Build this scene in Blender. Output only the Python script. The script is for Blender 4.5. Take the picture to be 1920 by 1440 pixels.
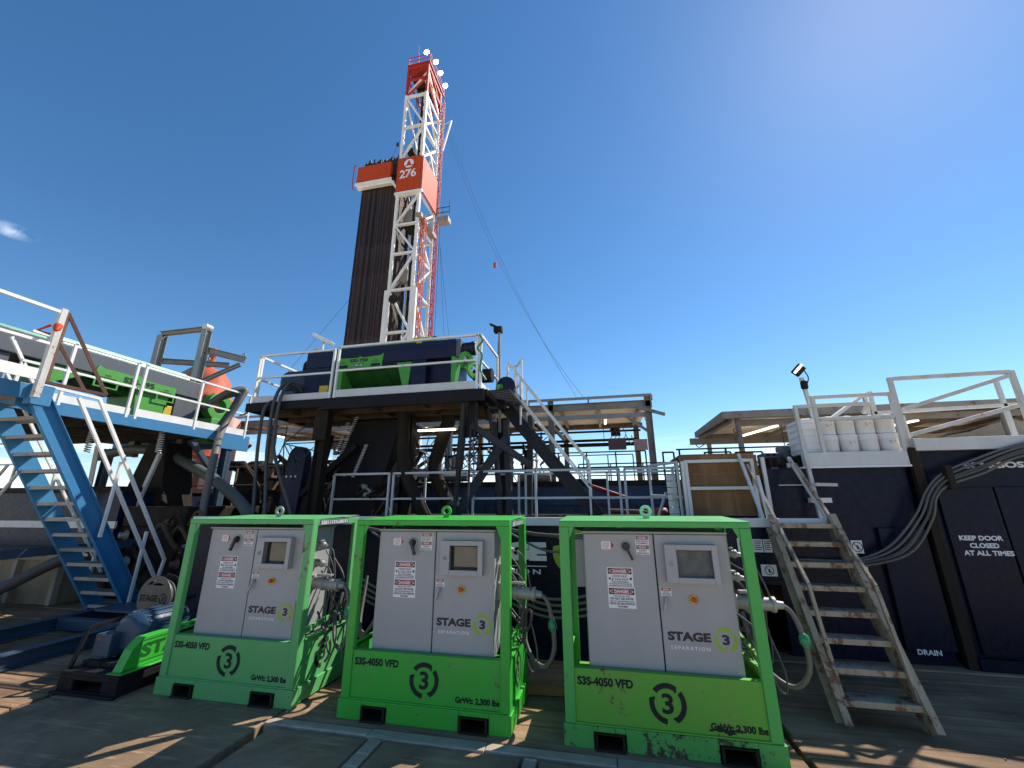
import bpy, math, random
from mathutils import Vector, Matrix
S = bpy.context.scene
for o in list(bpy.data.objects): bpy.data.objects.remove(o)
C = S.collection
rad = math.radians
# ---------------- camera ----------------
cam_d = bpy.data.cameras.new('camera'); cam = bpy.data.objects.new('camera', cam_d); C.objects.link(cam)
cam_d.sensor_width = 36; cam_d.lens = 36*758.84/1920; cam_d.clip_start = .05; cam_d.clip_end = 4000
YAW, TH, RO, EYE = rad(12.2), rad(16.309), rad(.244), 1.8
cam.matrix_world = Matrix.Translation((0,0,EYE)) @ Matrix.Rotation(YAW,4,'Z') @ Matrix.Rotation(math.pi/2+TH,4,'X') @ Matrix.Rotation(-RO,4,'Z')
S.camera = cam
# ---------------- sky and sun ----------------
SUN_EL, SUN_AZ = 47.1, 41.5
W = bpy.data.worlds.new('World'); S.world = W; W.use_nodes = True
nt = W.node_tree; nt.nodes.clear()
def N(t, kind, **k):
    n = t.nodes.new(kind)
    for a, b in k.items():
        if a == 'ins':
            for i, v in b.items(): n.inputs[i].default_value = v
        else: setattr(n, a, b)
    return n
sky = N(nt,'ShaderNodeTexSky'); sky.sky_type='NISHITA'; sky.sun_disc=False
sky.sun_elevation=rad(SUN_EL); sky.sun_rotation=rad(SUN_AZ); sky.altitude=900; sky.air_density=1.0; sky.dust_density=.2; sky.ozone_density=2.6
bg = N(nt,'ShaderNodeBackground'); bg.inputs[1].default_value=.105
out = N(nt,'ShaderNodeOutputWorld')
tc = N(nt,'ShaderNodeTexCoord'); sep = N(nt,'ShaderNodeSeparateXYZ'); nt.links.new(tc.outputs['Generated'], sep.inputs[0])
# thin streaky cloud low over the horizon and one small wisp high on the left
mp = N(nt,'ShaderNodeMapping'); mp.inputs['Scale'].default_value=(2.2,2.2,22); nt.links.new(tc.outputs['Generated'], mp.inputs[0])
nz = N(nt,'ShaderNodeTexNoise', ins={'Scale':1.3,'Detail':7,'Roughness':.6}); nt.links.new(mp.outputs[0], nz.inputs['Vector'])
r1 = N(nt,'ShaderNodeMapRange', ins={1:.46,2:.62,3:0,4:1}); nt.links.new(nz.outputs[0], r1.inputs[0])
r2 = N(nt,'ShaderNodeMapRange', ins={1:.02,2:.15,3:1,4:0}); nt.links.new(sep.outputs[2], r2.inputs[0])
m1 = N(nt,'ShaderNodeMath', operation='MULTIPLY'); nt.links.new(r1.outputs[0], m1.inputs[0]); nt.links.new(r2.outputs[0], m1.inputs[1])
_wd = Vector((-.8477,.3511,.3977)).normalized()
wm = N(nt,'ShaderNodeMapping'); wm.inputs['Rotation'].default_value=(0,0,0)
vs = N(nt,'ShaderNodeVectorMath', operation='SUBTRACT'); nt.links.new(tc.outputs['Generated'], vs.inputs[0]); vs.inputs[1].default_value=WISP if 'WISP' in globals() else tuple(_wd)
vsc = N(nt,'ShaderNodeVectorMath', operation='MULTIPLY'); nt.links.new(vs.outputs[0], vsc.inputs[0]); vsc.inputs[1].default_value=(34,34,85)
vl = N(nt,'ShaderNodeVectorMath', operation='LENGTH'); nt.links.new(vsc.outputs[0], vl.inputs[0])
r3 = N(nt,'ShaderNodeMapRange', ins={1:0,2:1,3:.8,4:0}); nt.links.new(vl.outputs['Value'], r3.inputs[0])
nz2 = N(nt,'ShaderNodeTexNoise', ins={'Scale':16,'Detail':5,'Roughness':.6}); nt.links.new(tc.outputs['Generated'], nz2.inputs['Vector'])
ramp2 = N(nt,'ShaderNodeMapRange', ins={1:.42,2:.62,3:0,4:.7}); nt.links.new(nz2.outputs[0], ramp2.inputs[0])
m2 = N(nt,'ShaderNodeMath', operation='MULTIPLY'); nt.links.new(r3.outputs[0], m2.inputs[0]); nt.links.new(ramp2.outputs[0], m2.inputs[1])
m3 = N(nt,'ShaderNodeMath', operation='MAXIMUM'); nt.links.new(m1.outputs[0], m3.inputs[0]); nt.links.new(m2.outputs[0], m3.inputs[1])
mx = N(nt,'ShaderNodeMix', data_type='RGBA'); nt.links.new(m3.outputs[0], mx.inputs[0]); hs = N(nt,'ShaderNodeHueSaturation'); hs.inputs['Saturation'].default_value=1.22; hs.inputs['Hue'].default_value=.497; nt.links.new(sky.outputs[0], hs.inputs['Color']); nt.links.new(hs.outputs[0], mx.inputs[6]); mx.inputs[7].default_value=(11,11.6,12.4,1)
nt.links.new(mx.outputs[2], bg.inputs[0]); nt.links.new(bg.outputs[0], out.inputs[0])
sd = bpy.data.lights.new('sun','SUN'); sd.energy=4.0; sd.angle=rad(.53); sd.color=(1,.95,.87)
sun = bpy.data.objects.new('sun', sd); C.objects.link(sun)
ds = Vector((math.sin(rad(SUN_AZ))*math.cos(rad(SUN_EL)), math.cos(rad(SUN_AZ))*math.cos(rad(SUN_EL)), math.sin(rad(SUN_EL))))
sun.rotation_euler = ds.to_track_quat('Z','Y').to_euler(); sun.location = ds*60
S.view_settings.view_transform='Standard'; S.view_settings.look='None'; S.view_settings.exposure=0.65; S.view_settings.gamma=1
S.cycles.max_bounces=6; S.cycles.diffuse_bounces=4; S.cycles.glossy_bounces=3; S.cycles.transmission_bounces=4
# ---------------- materials ----------------
def ramp(t, src, a, b):
    r = N(t,'ShaderNodeMapRange', ins={1:a,2:b,3:0,4:1}); t.links.new(src, r.inputs[0]); return r.outputs[0]
def mix(t, fac, a, b):
    m = N(t,'ShaderNodeMix', data_type='RGBA')
    if isinstance(fac,(int,float)): m.inputs[0].default_value=fac
    else: t.links.new(fac, m.inputs[0])
    for i, c in ((6,a),(7,b)):
        if isinstance(c, tuple): m.inputs[i].default_value=(*c[:3],1)
        else: t.links.new(c, m.inputs[i])
    return m.outputs[2]
def mat(name, col, rough=.5, metal=0, dirt=.25, dcol=(.16,.13,.1), rust=0., rcol=(.12,.05,.025), scale=1., bump=.0, spec=.5, streak=True, coat=0):
    m = bpy.data.materials.new(name); m.use_nodes=True; t=m.node_tree; b=t.nodes['Principled BSDF']
    g = N(t,'ShaderNodeNewGeometry')
    mp = N(t,'ShaderNodeMapping', ins={3:(scale,scale,scale*(.35 if streak else 1))}); t.links.new(g.outputs['Position'], mp.inputs[0])
    n1 = N(t,'ShaderNodeTexNoise', ins={'Scale':3.1,'Detail':8,'Roughness':.68}); t.links.new(mp.outputs[0], n1.inputs['Vector'])
    n2 = N(t,'ShaderNodeTexNoise', ins={'Scale':17,'Detail':6,'Roughness':.7}); t.links.new(g.outputs['Position'], n2.inputs['Vector'])
    f = ramp(t, n1.outputs[0], .42, .78)
    mf = N(t,'ShaderNodeMath', operation='MULTIPLY', ins={1:dirt}); t.links.new(f, mf.inputs[0])
    c = mix(t, mf.outputs[0], col, dcol)
    if rust > 0:
        a = N(t,'ShaderNodeMath', operation='MULTIPLY'); t.links.new(n1.outputs[0], a.inputs[0]); t.links.new(n2.outputs[0], a.inputs[1])
        c = mix(t, ramp(t, a.outputs[0], .40-rust*.22, .43-rust*.22), c, rcol)
    t.links.new(c, b.inputs['Base Color'])
    rr = N(t,'ShaderNodeMapRange', ins={1:.3,2:.7,3:max(.05,rough-.12),4:min(1,rough+.15)}); t.links.new(n2.outputs[0], rr.inputs[0]); t.links.new(rr.outputs[0], b.inputs['Roughness'])
    b.inputs['Metallic'].default_value=metal; b.inputs['Specular IOR Level'].default_value=spec; b.inputs['Coat Weight'].default_value=coat
    if bump:
        bp = N(t,'ShaderNodeBump', ins={'Strength':bump,'Distance':.01}); t.links.new(n2.outputs[0], bp.inputs['Height']); t.links.new(bp.outputs[0], b.inputs['Normal'])
    return m
def flat(name, col, rough=.6, metal=0, emit=0):
    m = bpy.data.materials.new(name); m.use_nodes=True; b=m.node_tree.nodes['Principled BSDF']
    b.inputs['Base Color'].default_value=(*col,1); b.inputs['Roughness'].default_value=rough; b.inputs['Metallic'].default_value=metal
    if emit: b.inputs['Emission Color'].default_value=(*col,1); b.inputs['Emission Strength'].default_value=emit
    return m
M = {}
M['green1']=mat('green_paint_faded',(.09,.39,.11),.52,dirt=.5,dcol=(.20,.31,.17),rust=.2,bump=.05)
M['green2']=mat('green_paint_bright',(.028,.40,.030),.45,dirt=.5,dcol=(.10,.22,.06),rust=.2,bump=.05)
M['green3']=mat('green_paint_yellowed',(.095,.37,.030),.48,dirt=.55,dcol=(.17,.27,.06),rust=.26,bump=.05)
M['green3p']=mat('green_post_paint',(.06,.39,.07),.48,dirt=.5,dcol=(.16,.27,.11),rust=.28)
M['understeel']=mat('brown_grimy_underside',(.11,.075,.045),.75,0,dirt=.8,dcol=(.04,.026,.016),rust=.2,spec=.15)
M['greenrust']=mat('green_paint_chipped',(.065,.34,.06),.6,dirt=.5,dcol=(.12,.3,.1),rust=.62,rcol=(.05,.035,.025),bump=.4)
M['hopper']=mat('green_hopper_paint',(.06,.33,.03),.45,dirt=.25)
M['hopperdk']=flat('dark_green_stencil_shade',(.012,.09,.015),.5)  # stencil green; on the hopper slopes it paints in the underside shade
M['mint']=mat('pale_green_cover',(.38,.74,.46),.45,dirt=.3,dcol=(.3,.4,.3))
M['cabinet']=mat('grey_enamel',(.35,.347,.345),.42,dirt=.22,dcol=(.2,.19,.18),scale=.7)
M['cabframe']=mat('grey_enamel_dark',(.31,.307,.305),.4,dirt=.1)
M['black']=flat('black_plastic',(.012,.012,.014),.35)
M['letter']=flat('black_vinyl',(.014,.016,.022),.5)
M['void']=flat('dark_cutout',(.008,.012,.008),.8)
M['white']=mat('white_paint',(.82,.80,.75),.5,dirt=.3,dcol=(.45,.38,.3),rust=.07,rcol=(.25,.12,.06))
M['whiteold']=mat('worn_white_paint',(.62,.60,.55),.6,dirt=.6,dcol=(.32,.24,.17),rust=.25,rcol=(.2,.1,.05),bump=.2)
M['signwhite']=flat('sign_white',(.75,.74,.72),.45)
M['signred']=flat('sign_red',(.42,.025,.03),.45)
M['yellow']=mat('yellow_paint',(.62,.42,.02),.45,dirt=.2)
M['red']=flat('red_plastic',(.5,.02,.01),.35)
M['lime']=flat('lime_vinyl',(.28,.45,.02),.5)
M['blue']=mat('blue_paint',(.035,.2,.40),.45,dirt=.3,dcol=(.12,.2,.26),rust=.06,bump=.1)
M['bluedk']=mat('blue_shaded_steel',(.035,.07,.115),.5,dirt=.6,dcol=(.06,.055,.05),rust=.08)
M['navy']=mat('navy_paint',(.004,.009,.027),.30,dirt=.8,dcol=(.015,.012,.010),scale=.5,spec=.14)
M['navy2']=mat('navy_machine_paint',(.008,.012,.040),.4,spec=.25,dirt=.3,dcol=(.018,.018,.024))
M['bluecont']=mat('blue_container_paint',(.011,.042,.12),.5,dirt=.35,dcol=(.04,.04,.05))
M['slate']=mat('slate_grey_paint',(.075,.085,.098),.55,dirt=.5,dcol=(.13,.13,.13),scale=1.5)
M['steelgrey']=mat('grey_steel',(.30,.29,.27),.5,.2,dirt=.45,dcol=(.14,.1,.07),rust=.12)
M['lightgrey']=mat('light_grey_paint',(.62,.61,.59),.5,dirt=.35,dcol=(.4,.34,.27))
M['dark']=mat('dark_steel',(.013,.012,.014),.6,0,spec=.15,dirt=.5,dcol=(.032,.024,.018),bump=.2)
M['grime']=mat('grimy_steel',(.022,.017,.013),.7,0,spec=.15,dirt=.6,dcol=(.055,.036,.021),rust=.15,bump=.3)
M['brownsteel']=mat('brown_stained_steel',(.30,.25,.20),.6,dirt=.7,dcol=(.16,.10,.06),rust=.35,rcol=(.12,.05,.03),bump=.2)
M['tanpaint']=mat('tan_paint',(.27,.195,.11),.6,dirt=.7,dcol=(.09,.06,.035),rust=.2)
M['roofpanel']=mat('cream_roof_sheet',(.70,.60,.45),.6,dirt=.5,dcol=(.36,.24,.14),rust=.08)
M['rust']=mat('rusty_steel',(.17,.085,.055),.75,.1,dirt=.6,dcol=(.07,.04,.03),bump=.3)
M['orange']=mat('orange_paint',(.50,.058,.010),.6,dirt=.25,dcol=(.36,.09,.04),spec=.2)
M['redmast']=mat('red_mast_paint',(.42,.028,.014),.6,dirt=.2,spec=.2)
M['coral']=mat('faded_red_paint',(.56,.12,.06),.6,spec=.2,dirt=.35,dcol=(.35,.12,.08))
M['pink']=mat('faded_pink_paint',(.55,.27,.22),.6,dirt=.5,dcol=(.32,.17,.13))
M['whitemast']=mat('mast_white_paint',(.78,.76,.70),.5,dirt=.45,dcol=(.5,.42,.3),scale=.4)
M['stringer']=mat('dark_stair_paint',(.016,.018,.024),.45,0,dirt=.4,dcol=(.04,.035,.03),spec=.25)
M['darkred']=mat('dark_red_pipe',(.20,.014,.012),.5,dirt=.3,spec=.3)
M['reel']=mat('brown_grey_plate',(.09,.08,.07),.5,.1,dirt=.4,dcol=(.08,.06,.05))
M['slatedk']=mat('dark_slate_steel',(.04,.04,.044),.55,0,spec=.25,dirt=.5,dcol=(.07,.055,.045),bump=.1)
M['pipe3']=mat('drill_pipe_rusty',(.070,.034,.020),.5,.2,dirt=.5,dcol=(.05,.025,.018),scale=.5)
M['pipe4']=mat('drill_pipe_highlight',(.085,.052,.036),.45,.3,dirt=.6,dcol=(.07,.04,.03),scale=.5)  # lighter brown, a painted highlight that streaks the pipe bundle
M['pipe']=mat('drill_pipe_steel',(.050,.030,.021),.36,.45,dirt=.7,dcol=(.13,.055,.03),scale=.5,streak=True)
M['pipe2']=mat('drill_pipe_dark',(.026,.021,.020),.34,.45,dirt=.6,dcol=(.08,.04,.025),scale=.6)
M['rubber']=mat('hose_rubber',(.055,.055,.055),.55,dirt=.5,dcol=(.12,.11,.1))
M['rubberlt']=mat('grey_hose_rubber',(.12,.11,.095),.55,dirt=.4,dcol=(.2,.18,.16))
M['greenhose']=mat('green_grey_hose',(.08,.10,.085),.6,dirt=.4,dcol=(.15,.15,.13))
M['motor']=mat('blue_motor_paint',(.018,.055,.105),.45,dirt=.45,dcol=(.08,.08,.08))
M['chrome']=mat('cast_aluminium',(.36,.35,.32),.5,.4,dirt=.5,dcol=(.16,.14,.12),rust=.1)
M['capgreen']=flat('green_plastic_cap',(.03,.22,.10),.4)
M['paper']=mat('brown_paper',(.42,.33,.24),.8,dirt=.3,dcol=(.3,.22,.15))
M['plasticsheet']=mat('crumpled_plastic',(.22,.22,.21),.3,dirt=.8,dcol=(.05,.05,.05),scale=4,bump=.8,streak=False)
M['pail']=mat('white_plastic_pail',(.78,.78,.77),.35,dirt=.08)
M['lampon']=flat('lit_tube',(1,.88,.65),.4,0,1.8)
M['lamphot']=flat('lit_floodlight',(1,.98,.93),.4,0,14.0)
def wood(name, col, dcol, along='x', sc=1.0):
    m = bpy.data.materials.new(name); m.use_nodes=True; t=m.node_tree; b=t.nodes['Principled BSDF']
    g = N(t,'ShaderNodeNewGeometry'); s={'x':(.6,9,9),'y':(9,.6,9),'z':(9,9,.6)}[along]
    mp = N(t,'ShaderNodeMapping', ins={3:tuple(v*sc for v in s)}); t.links.new(g.outputs['Position'], mp.inputs[0])
    n1 = N(t,'ShaderNodeTexNoise', ins={'Scale':1.8,'Detail':9,'Roughness':.65,'Distortion':.6}); t.links.new(mp.outputs[0], n1.inputs['Vector'])
    n2 = N(t,'ShaderNodeTexNoise', ins={'Scale':1.1,'Detail':6}); t.links.new(g.outputs['Position'], n2.inputs['Vector'])
    n3 = N(t,'ShaderNodeTexNoise', ins={'Scale':40,'Detail':3}); t.links.new(g.outputs['Position'], n3.inputs['Vector'])
    c = mix(t, ramp(t,n1.outputs[0],.35,.7), col, dcol)
    c = mix(t, ramp(t,n2.outputs[0],.4,.75), c, tuple(v*.45 for v in dcol))
    t.links.new(c, b.inputs['Base Color']); b.inputs['Roughness'].default_value=.85; b.inputs['Specular IOR Level'].default_value=.15
    bp = N(t,'ShaderNodeBump', ins={'Strength':.5,'Distance':.012}); ad=N(t,'ShaderNodeMath',operation='ADD'); t.links.new(n1.outputs[0],ad.inputs[0]); t.links.new(n3.outputs[0],ad.inputs[1]); t.links.new(ad.outputs[0], bp.inputs['Height']); t.links.new(bp.outputs[0], b.inputs['Normal'])
    return m
M['plywood']=wood('plywood',(.34,.20,.10),(.20,.10,.045),'z',.5)
M['matwood']=wood('muddy_timber',(.42,.27,.155),(.22,.135,.08),'x')
M['matwood2']=wood('muddy_timber_cross',(.36,.27,.19),(.19,.14,.10),'y')
def matboard(name, col, dcol):
    m = bpy.data.materials.new(name); m.use_nodes=True; t=m.node_tree; b=t.nodes['Principled BSDF']
    g = N(t,'ShaderNodeNewGeometry')
    n1 = N(t,'ShaderNodeTexNoise', ins={'Scale':1.2,'Detail':8,'Roughness':.65,'Distortion':.8}); t.links.new(g.outputs['Position'], n1.inputs['Vector'])
    n2 = N(t,'ShaderNodeTexNoise', ins={'Scale':28,'Detail':6,'Roughness':.7}); t.links.new(g.outputs['Position'], n2.inputs['Vector'])
    mp = N(t,'ShaderNodeMapping', ins={3:(2,16,4)}); t.links.new(g.outputs['Position'], mp.inputs[0])
    n3 = N(t,'ShaderNodeTexNoise', ins={'Scale':1,'Detail':6,'Roughness':.6}); t.links.new(mp.outputs[0], n3.inputs['Vector'])
    c = mix(t, ramp(t,n1.outputs[0],.38,.68), col, dcol)
    c = mix(t, ramp(t,n3.outputs[0],.55,.75), c, tuple(min(1,v*1.5) for v in col))
    c = mix(t, ramp(t,n2.outputs[0],.6,.75), c, tuple(v*.5 for v in dcol))
    t.links.new(c, b.inputs['Base Color'])
    b.inputs['Specular IOR Level'].default_value=.18
    r = N(t,'ShaderNodeMapRange', ins={1:.3,2:.7,3:.5,4:.9}); t.links.new(n1.outputs[0], r.inputs[0]); t.links.new(r.outputs[0], b.inputs['Roughness'])
    bp = N(t,'ShaderNodeBump', ins={'Strength':.35,'Distance':.01}); t.links.new(n2.outputs[0], bp.inputs['Height']); t.links.new(bp.outputs[0], b.inputs['Normal'])
    return m
M['board']=matboard('dusty_mat_board',(.34,.22,.13),(.17,.11,.065))
M['dirt']=matboard('packed_dirt',(.66,.54,.40),(.50,.39,.28))
M['strip']=matboard('grey_timber_strip',(.46,.37,.28),(.28,.22,.165))
# glass
m = bpy.data.materials.new('window_glass'); m.use_nodes=True; b=m.node_tree.nodes['Principled BSDF']
b.inputs['Base Color'].default_value=(.8,.82,.82,1); b.inputs['Roughness'].default_value=.05; b.inputs['Transmission Weight'].default_value=1; b.inputs['IOR'].default_value=1.1
M['glass']=m
# ---------------- mesh builder ----------------
_tc = {}
def text_geo(s, bold=0.0, spacing=1.0):
    k=(s,bold,spacing)
    if k in _tc: return _tc[k]
    cu=bpy.data.curves.new('t','FONT'); cu.body=s; cu.size=1; cu.offset=bold; cu.resolution_u=3; cu.space_character=spacing
    o=bpy.data.objects.new('t',cu); C.objects.link(o); dg=bpy.context.evaluated_depsgraph_get(); dg.update()
    me=bpy.data.meshes.new_from_object(o.evaluated_get(dg))
    vs=[v.co.copy() for v in me.vertices]; fs=[tuple(p.vertices) for p in me.polygons]
    bpy.data.objects.remove(o); bpy.data.curves.remove(cu); bpy.data.meshes.remove(me)
    x0=min(v.x for v in vs); x1=max(v.x for v in vs); y0=min(v.y for v in vs); y1=max(v.y for v in vs)
    vs=[((v.x-x0)/(x1-x0),(v.y-y0)/(y1-y0)) for v in vs]
    _tc[k]=(vs,fs,(x1-x0)/(y1-y0)); return _tc[k]
class MB:
    def __init__(s): s.v=[]; s.f=[]; s.m=[]; s.sm=[]; s.mats=[]; s.cur=0
    def use(s, m):
        m = M[m] if isinstance(m,str) else m
        if m not in s.mats: s.mats.append(m)
        s.cur = s.mats.index(m); return s
    def add(s, vs, fs, smooth=False):
        b=len(s.v); s.v += [Vector(v) for v in vs]
        for f in fs: s.f.append(tuple(i+b for i in f)); s.m.append(s.cur); s.sm.append(smooth)
        return s
    def box(s,x0,x1,y0,y1,z0,z1):
        if x0>x1:x0,x1=x1,x0
        if y0>y1:y0,y1=y1,y0
        if z0>z1:z0,z1=z1,z0
        vs=[(x,y,z) for z in (z0,z1) for y in (y0,y1) for x in (x0,x1)]
        return s.add(vs,[(0,2,3,1),(4,5,7,6),(0,1,5,4),(2,6,7,3),(0,4,6,2),(1,3,7,5)])
    def beam(s,a,b,w,h=None,up=(0,0,1)):
        a=Vector(a);b=Vector(b);h=h or w;d=(b-a).normalized();u=Vector(up)
        if abs(d.dot(u))>.98:u=Vector((0,1,0))
        r=d.cross(u).normalized();u=r.cross(d).normalized()
        vs=[]
        for p in (a,b):
            for i,j in ((-1,-1),(1,-1),(1,1),(-1,1)): vs.append(p+r*(i*w/2)+u*(j*h/2))
        return s.add(vs,[(0,1,2,3),(7,6,5,4),(0,4,5,1),(1,5,6,2),(2,6,7,3),(3,7,4,0)])
    def tube(s,pts,r,n=8,caps=True):
        pts=[Vector(p) for p in pts]; L=len(pts); prev=None; vs=[]
        rs = r if isinstance(r,(list,tuple)) else [r]*L
        for i,p in enumerate(pts):
            d=(pts[min(i+1,L-1)]-pts[max(i-1,0)]).normalized()
            if prev is None: u=Vector((0,0,1)) if abs(d.z)<.9 else Vector((0,1,0))
            else: u=prev
            a=d.cross(u).normalized(); u=a.cross(d).normalized(); prev=u
            for k in range(n):
                t=2*math.pi*k/n; vs.append(p+a*(math.cos(t)*rs[i])+u*(math.sin(t)*rs[i]))
        fs=[]
        for i in range(L-1):
            for k in range(n): fs.append((i*n+k,i*n+(k+1)%n,(i+1)*n+(k+1)%n,(i+1)*n+k))
        s.add(vs,fs,n>5)
        if caps: s.add(vs[:n],[tuple(range(n))[::-1]]); s.add(vs[-n:],[tuple(range(n))])
        return s
    def prism(s,poly,o,u,v,w):
        # polygon (list of 2D) on plane origin o with axes u,v, extruded by vector w
        o,u,v,w=map(Vector,(o,u,v,w)); n=len(poly)
        if u.cross(v).dot(w)<0: poly=poly[::-1]
        vs=[o+u*p[0]+v*p[1] for p in poly]; vs+= [p+w for p in vs]
        fs=[tuple(range(n))[::-1],tuple(range(n,2*n))]+[(i,(i+1)%n,(i+1)%n+n,i+n) for i in range(n)]
        return s.add(vs,fs)
    def poly(s,ps): return s.add(ps,[tuple(range(len(ps)))])
    def lathe(s,c,ax,prof,n=16,smooth=True):
        # profile: list of (distance along axis, radius)
        c=Vector(c);ax=Vector(ax).normalized();u=Vector((0,0,1)) if abs(ax.z)<.9 else Vector((1,0,0));a=ax.cross(u).normalized();u=a.cross(ax).normalized();vs=[]
        for h,r in prof:
            for k in range(n):
                t=2*math.pi*k/n; vs.append(c+ax*h+a*(math.cos(t)*r)+u*(math.sin(t)*r))
        fs=[(i*n+k,i*n+(k+1)%n,(i+1)*n+(k+1)%n,(i+1)*n+k) for i in range(len(prof)-1) for k in range(n)]
        s.add(vs,fs,smooth)
        s.add(vs[:n],[tuple(range(n))[::-1]]); s.add(vs[-n:],[tuple(range(n))]); return s
    def ring(s,c,ax,ro,ri,t,a0=0,a1=360,n=24,up=(0,0,1)):
        # flat annulus sector with thickness t along ax
        c=Vector(c);ax=Vector(ax).normalized();u=Vector(up);u=(u-ax*u.dot(ax)).normalized();a=u.cross(ax).normalized()
        full=abs(a1-a0)>=359; k=max(2,int(n*abs(a1-a0)/360)); vs=[]
        for i in range(k+1):
            g=rad(a0+(a1-a0)*i/k); d=a*math.cos(g)+u*math.sin(g)
            vs += [c+d*ri,c+d*ro,c+d*ro+ax*t,c+d*ri+ax*t]
        fs=[]
        for i in range(k):
            for j in range(4): fs.append((i*4+j,i*4+(j+1)%4,i*4+4+(j+1)%4,i*4+4+j))
        if not full: fs += [(0,3,2,1),(k*4,k*4+1,k*4+2,k*4+3)]
        return s.add(vs,fs)
    def text(s,st,o,u,v,w=None,h=None,bold=0.02,sp=1.0,rise=(0,0,0)):
        # flat lettering: lower-left corner o, unit axes u (along) and v (up); fitted to width w and height h
        vs,fs,asp=text_geo(st,bold,sp); o,u,v=Vector(o),Vector(u),Vector(v)
        if h is None: h=w/asp
        if w is None: w=h*asp
        return s.add([o+u*(p[0]*w)+v*(p[1]*h) for p in vs],fs)
    def build(s,name,m=None,parent=None,bevel=0,label=None,loc=None):
        me=bpy.data.meshes.new(name); org=Vector((0,0,0)); p=parent
        while p is not None: org=org+p.location; p=p.parent
        o=bpy.data.objects.new(name,me); C.objects.link(o)
        if loc is not None: o.location=Vector(loc)-org; org=Vector(loc)
        me.from_pydata([tuple(q-org) for q in s.v],[],s.f)
        if m is not None and not s.mats: s.mats=[M[m] if isinstance(m,str) else m]
        for q in s.mats: me.materials.append(q)
        if s.f:
            me.polygons.foreach_set('material_index',s.m); me.polygons.foreach_set('use_smooth',s.sm)
        me.update()
        if parent is not None: o.parent=parent
        if bevel:
            bv=o.modifiers.new('bevel','BEVEL'); bv.width=bevel; bv.segments=2; bv.limit_method='ANGLE'; bv.angle_limit=rad(40)
        if label: o['label']=label
        return o
def tag(o,label=None,cat=None,group=None,kind=None):
    if label:o['label']=label
    if cat:o['category']=cat
    if group:o['group']=group
    if kind:o['kind']=kind
    return o
def thing(name,label,cat,loc=(0,0,0),group=None):
    o=bpy.data.objects.new(name,None); o.empty_display_size=.2; C.objects.link(o); o.location=loc
    return tag(o,label,cat,group)
def kids(o): return [c for c in bpy.data.objects if c.parent is o]
def dup(o,loc,label,parent=None):
    c=o.copy(); C.objects.link(c); c.parent=parent
    if parent is None: c.location=loc; c['label']=label
    for k in kids(o): dup(k,None,None,c)
    return c
def curve(pts,n=8):
    # Catmull-Rom through the points
    P=[Vector(p) for p in pts]; P=[P[0]*2-P[1]]+P+[P[-1]*2-P[-2]]; r=[]
    for i in range(1,len(P)-2):
        for k in range(n):
            t=k/n; a,b,c,d=P[i-1:i+3]
            r.append(.5*((2*b)+(c-a)*t+(2*a-5*b+4*c-d)*t*t+(3*b-a-3*c+d)*t**3))
    r.append(P[-2]); return r
def hose(name,pts,r,m,label,cat='hose',group=None,n=8,seg=8):
    o=MB().tube(curve(pts,seg),r,n).build(name,m); return tag(o,label,cat,group)
def guardrail(name,label,pts,z0,h,posts,m='white',r=.022,toe=0,group=None,mid=True,cat='railing',sq=True,toem=None):
    """pts: base line (x,y); posts: list of (x,y)."""
    t=thing(name,label,cat,(pts[0][0],pts[0][1],z0),group)
    def run(z,w):
        b=MB()
        for a,c in zip(pts[:-1],pts[1:]):
            if sq: b.beam((*a,z),(*c,z),w,w)
            else: b.tube([(*a,z),(*c,z)],w/2,8)
        return b
    run(z0+h,2*r).build('top_rail',m,t)
    if mid: run(z0+h*.52,2*r*.9).build('mid_rail',m,t)
    for p in posts:
        b=MB()
        b.beam((*p,z0-.06),(*p,z0+h-.003),2*r,2*r)
        b.build('post',m,t)
    if toe:
        b=MB()
        for a,c in zip(pts[:-1],pts[1:]):
            b.beam((*a,z0+toe/2),(*c,z0+toe/2),.012,toe)
        b.build('toe_board',toem or m,t)
    return t
# ---------------- ground ----------------
g=MB().use('dirt')
n=60; xs=[-600,-200,-80]+[-40+i*80/n for i in range(n+1)]+[80,200,600]
ys=[-300,-60,-20]+[-10+i*70/n for i in range(n+1)]+[100,300,1500]
random.seed(3)
vs=[(x,y,-.13+(random.uniform(-.02,.02) if abs(x)<50 and -12<y<60 else 0)) for y in ys for x in xs]; k=len(xs)
g.add(vs,[(j*k+i,j*k+i+1,(j+1)*k+i+1,(j+1)*k+i) for j in range(len(ys)-1) for i in range(k-1)],True)
tag(g.build('ground'),kind='structure')
def board(x0,x1,y0,y1,label,m='board',top=0.0,grp='composite ground mats in the foreground'):
    o=MB().box(x0,x1,y0,y1,-.11,top).build('ground_mat',m,bevel=.012); return tag(o,label,'ground mat',grp)
board(-5.40,-2.97,1.2,5.35,'wide dusty mat board running under the leftmost green cabinet skid')
board(-2.85,-1.965,1.2,3.545,'narrow dark mat board before the middle skid, left of the grey strip')
board(-1.815,-.715,1.2,3.545,'dark mat board in front of the middle skid, right of the grey timber strip')
board(-.575,1.25,1.2,3.545,'dark mat board directly before the rightmost green cabinet skid')
board(1.39,3.9,1.2,3.545,'dusty mat board at the bottom right corner before the rusty ladder')
board(-7.95,-5.52,1.2,3.05,'dusty mat board at the lower left corner of the photo')
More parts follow.
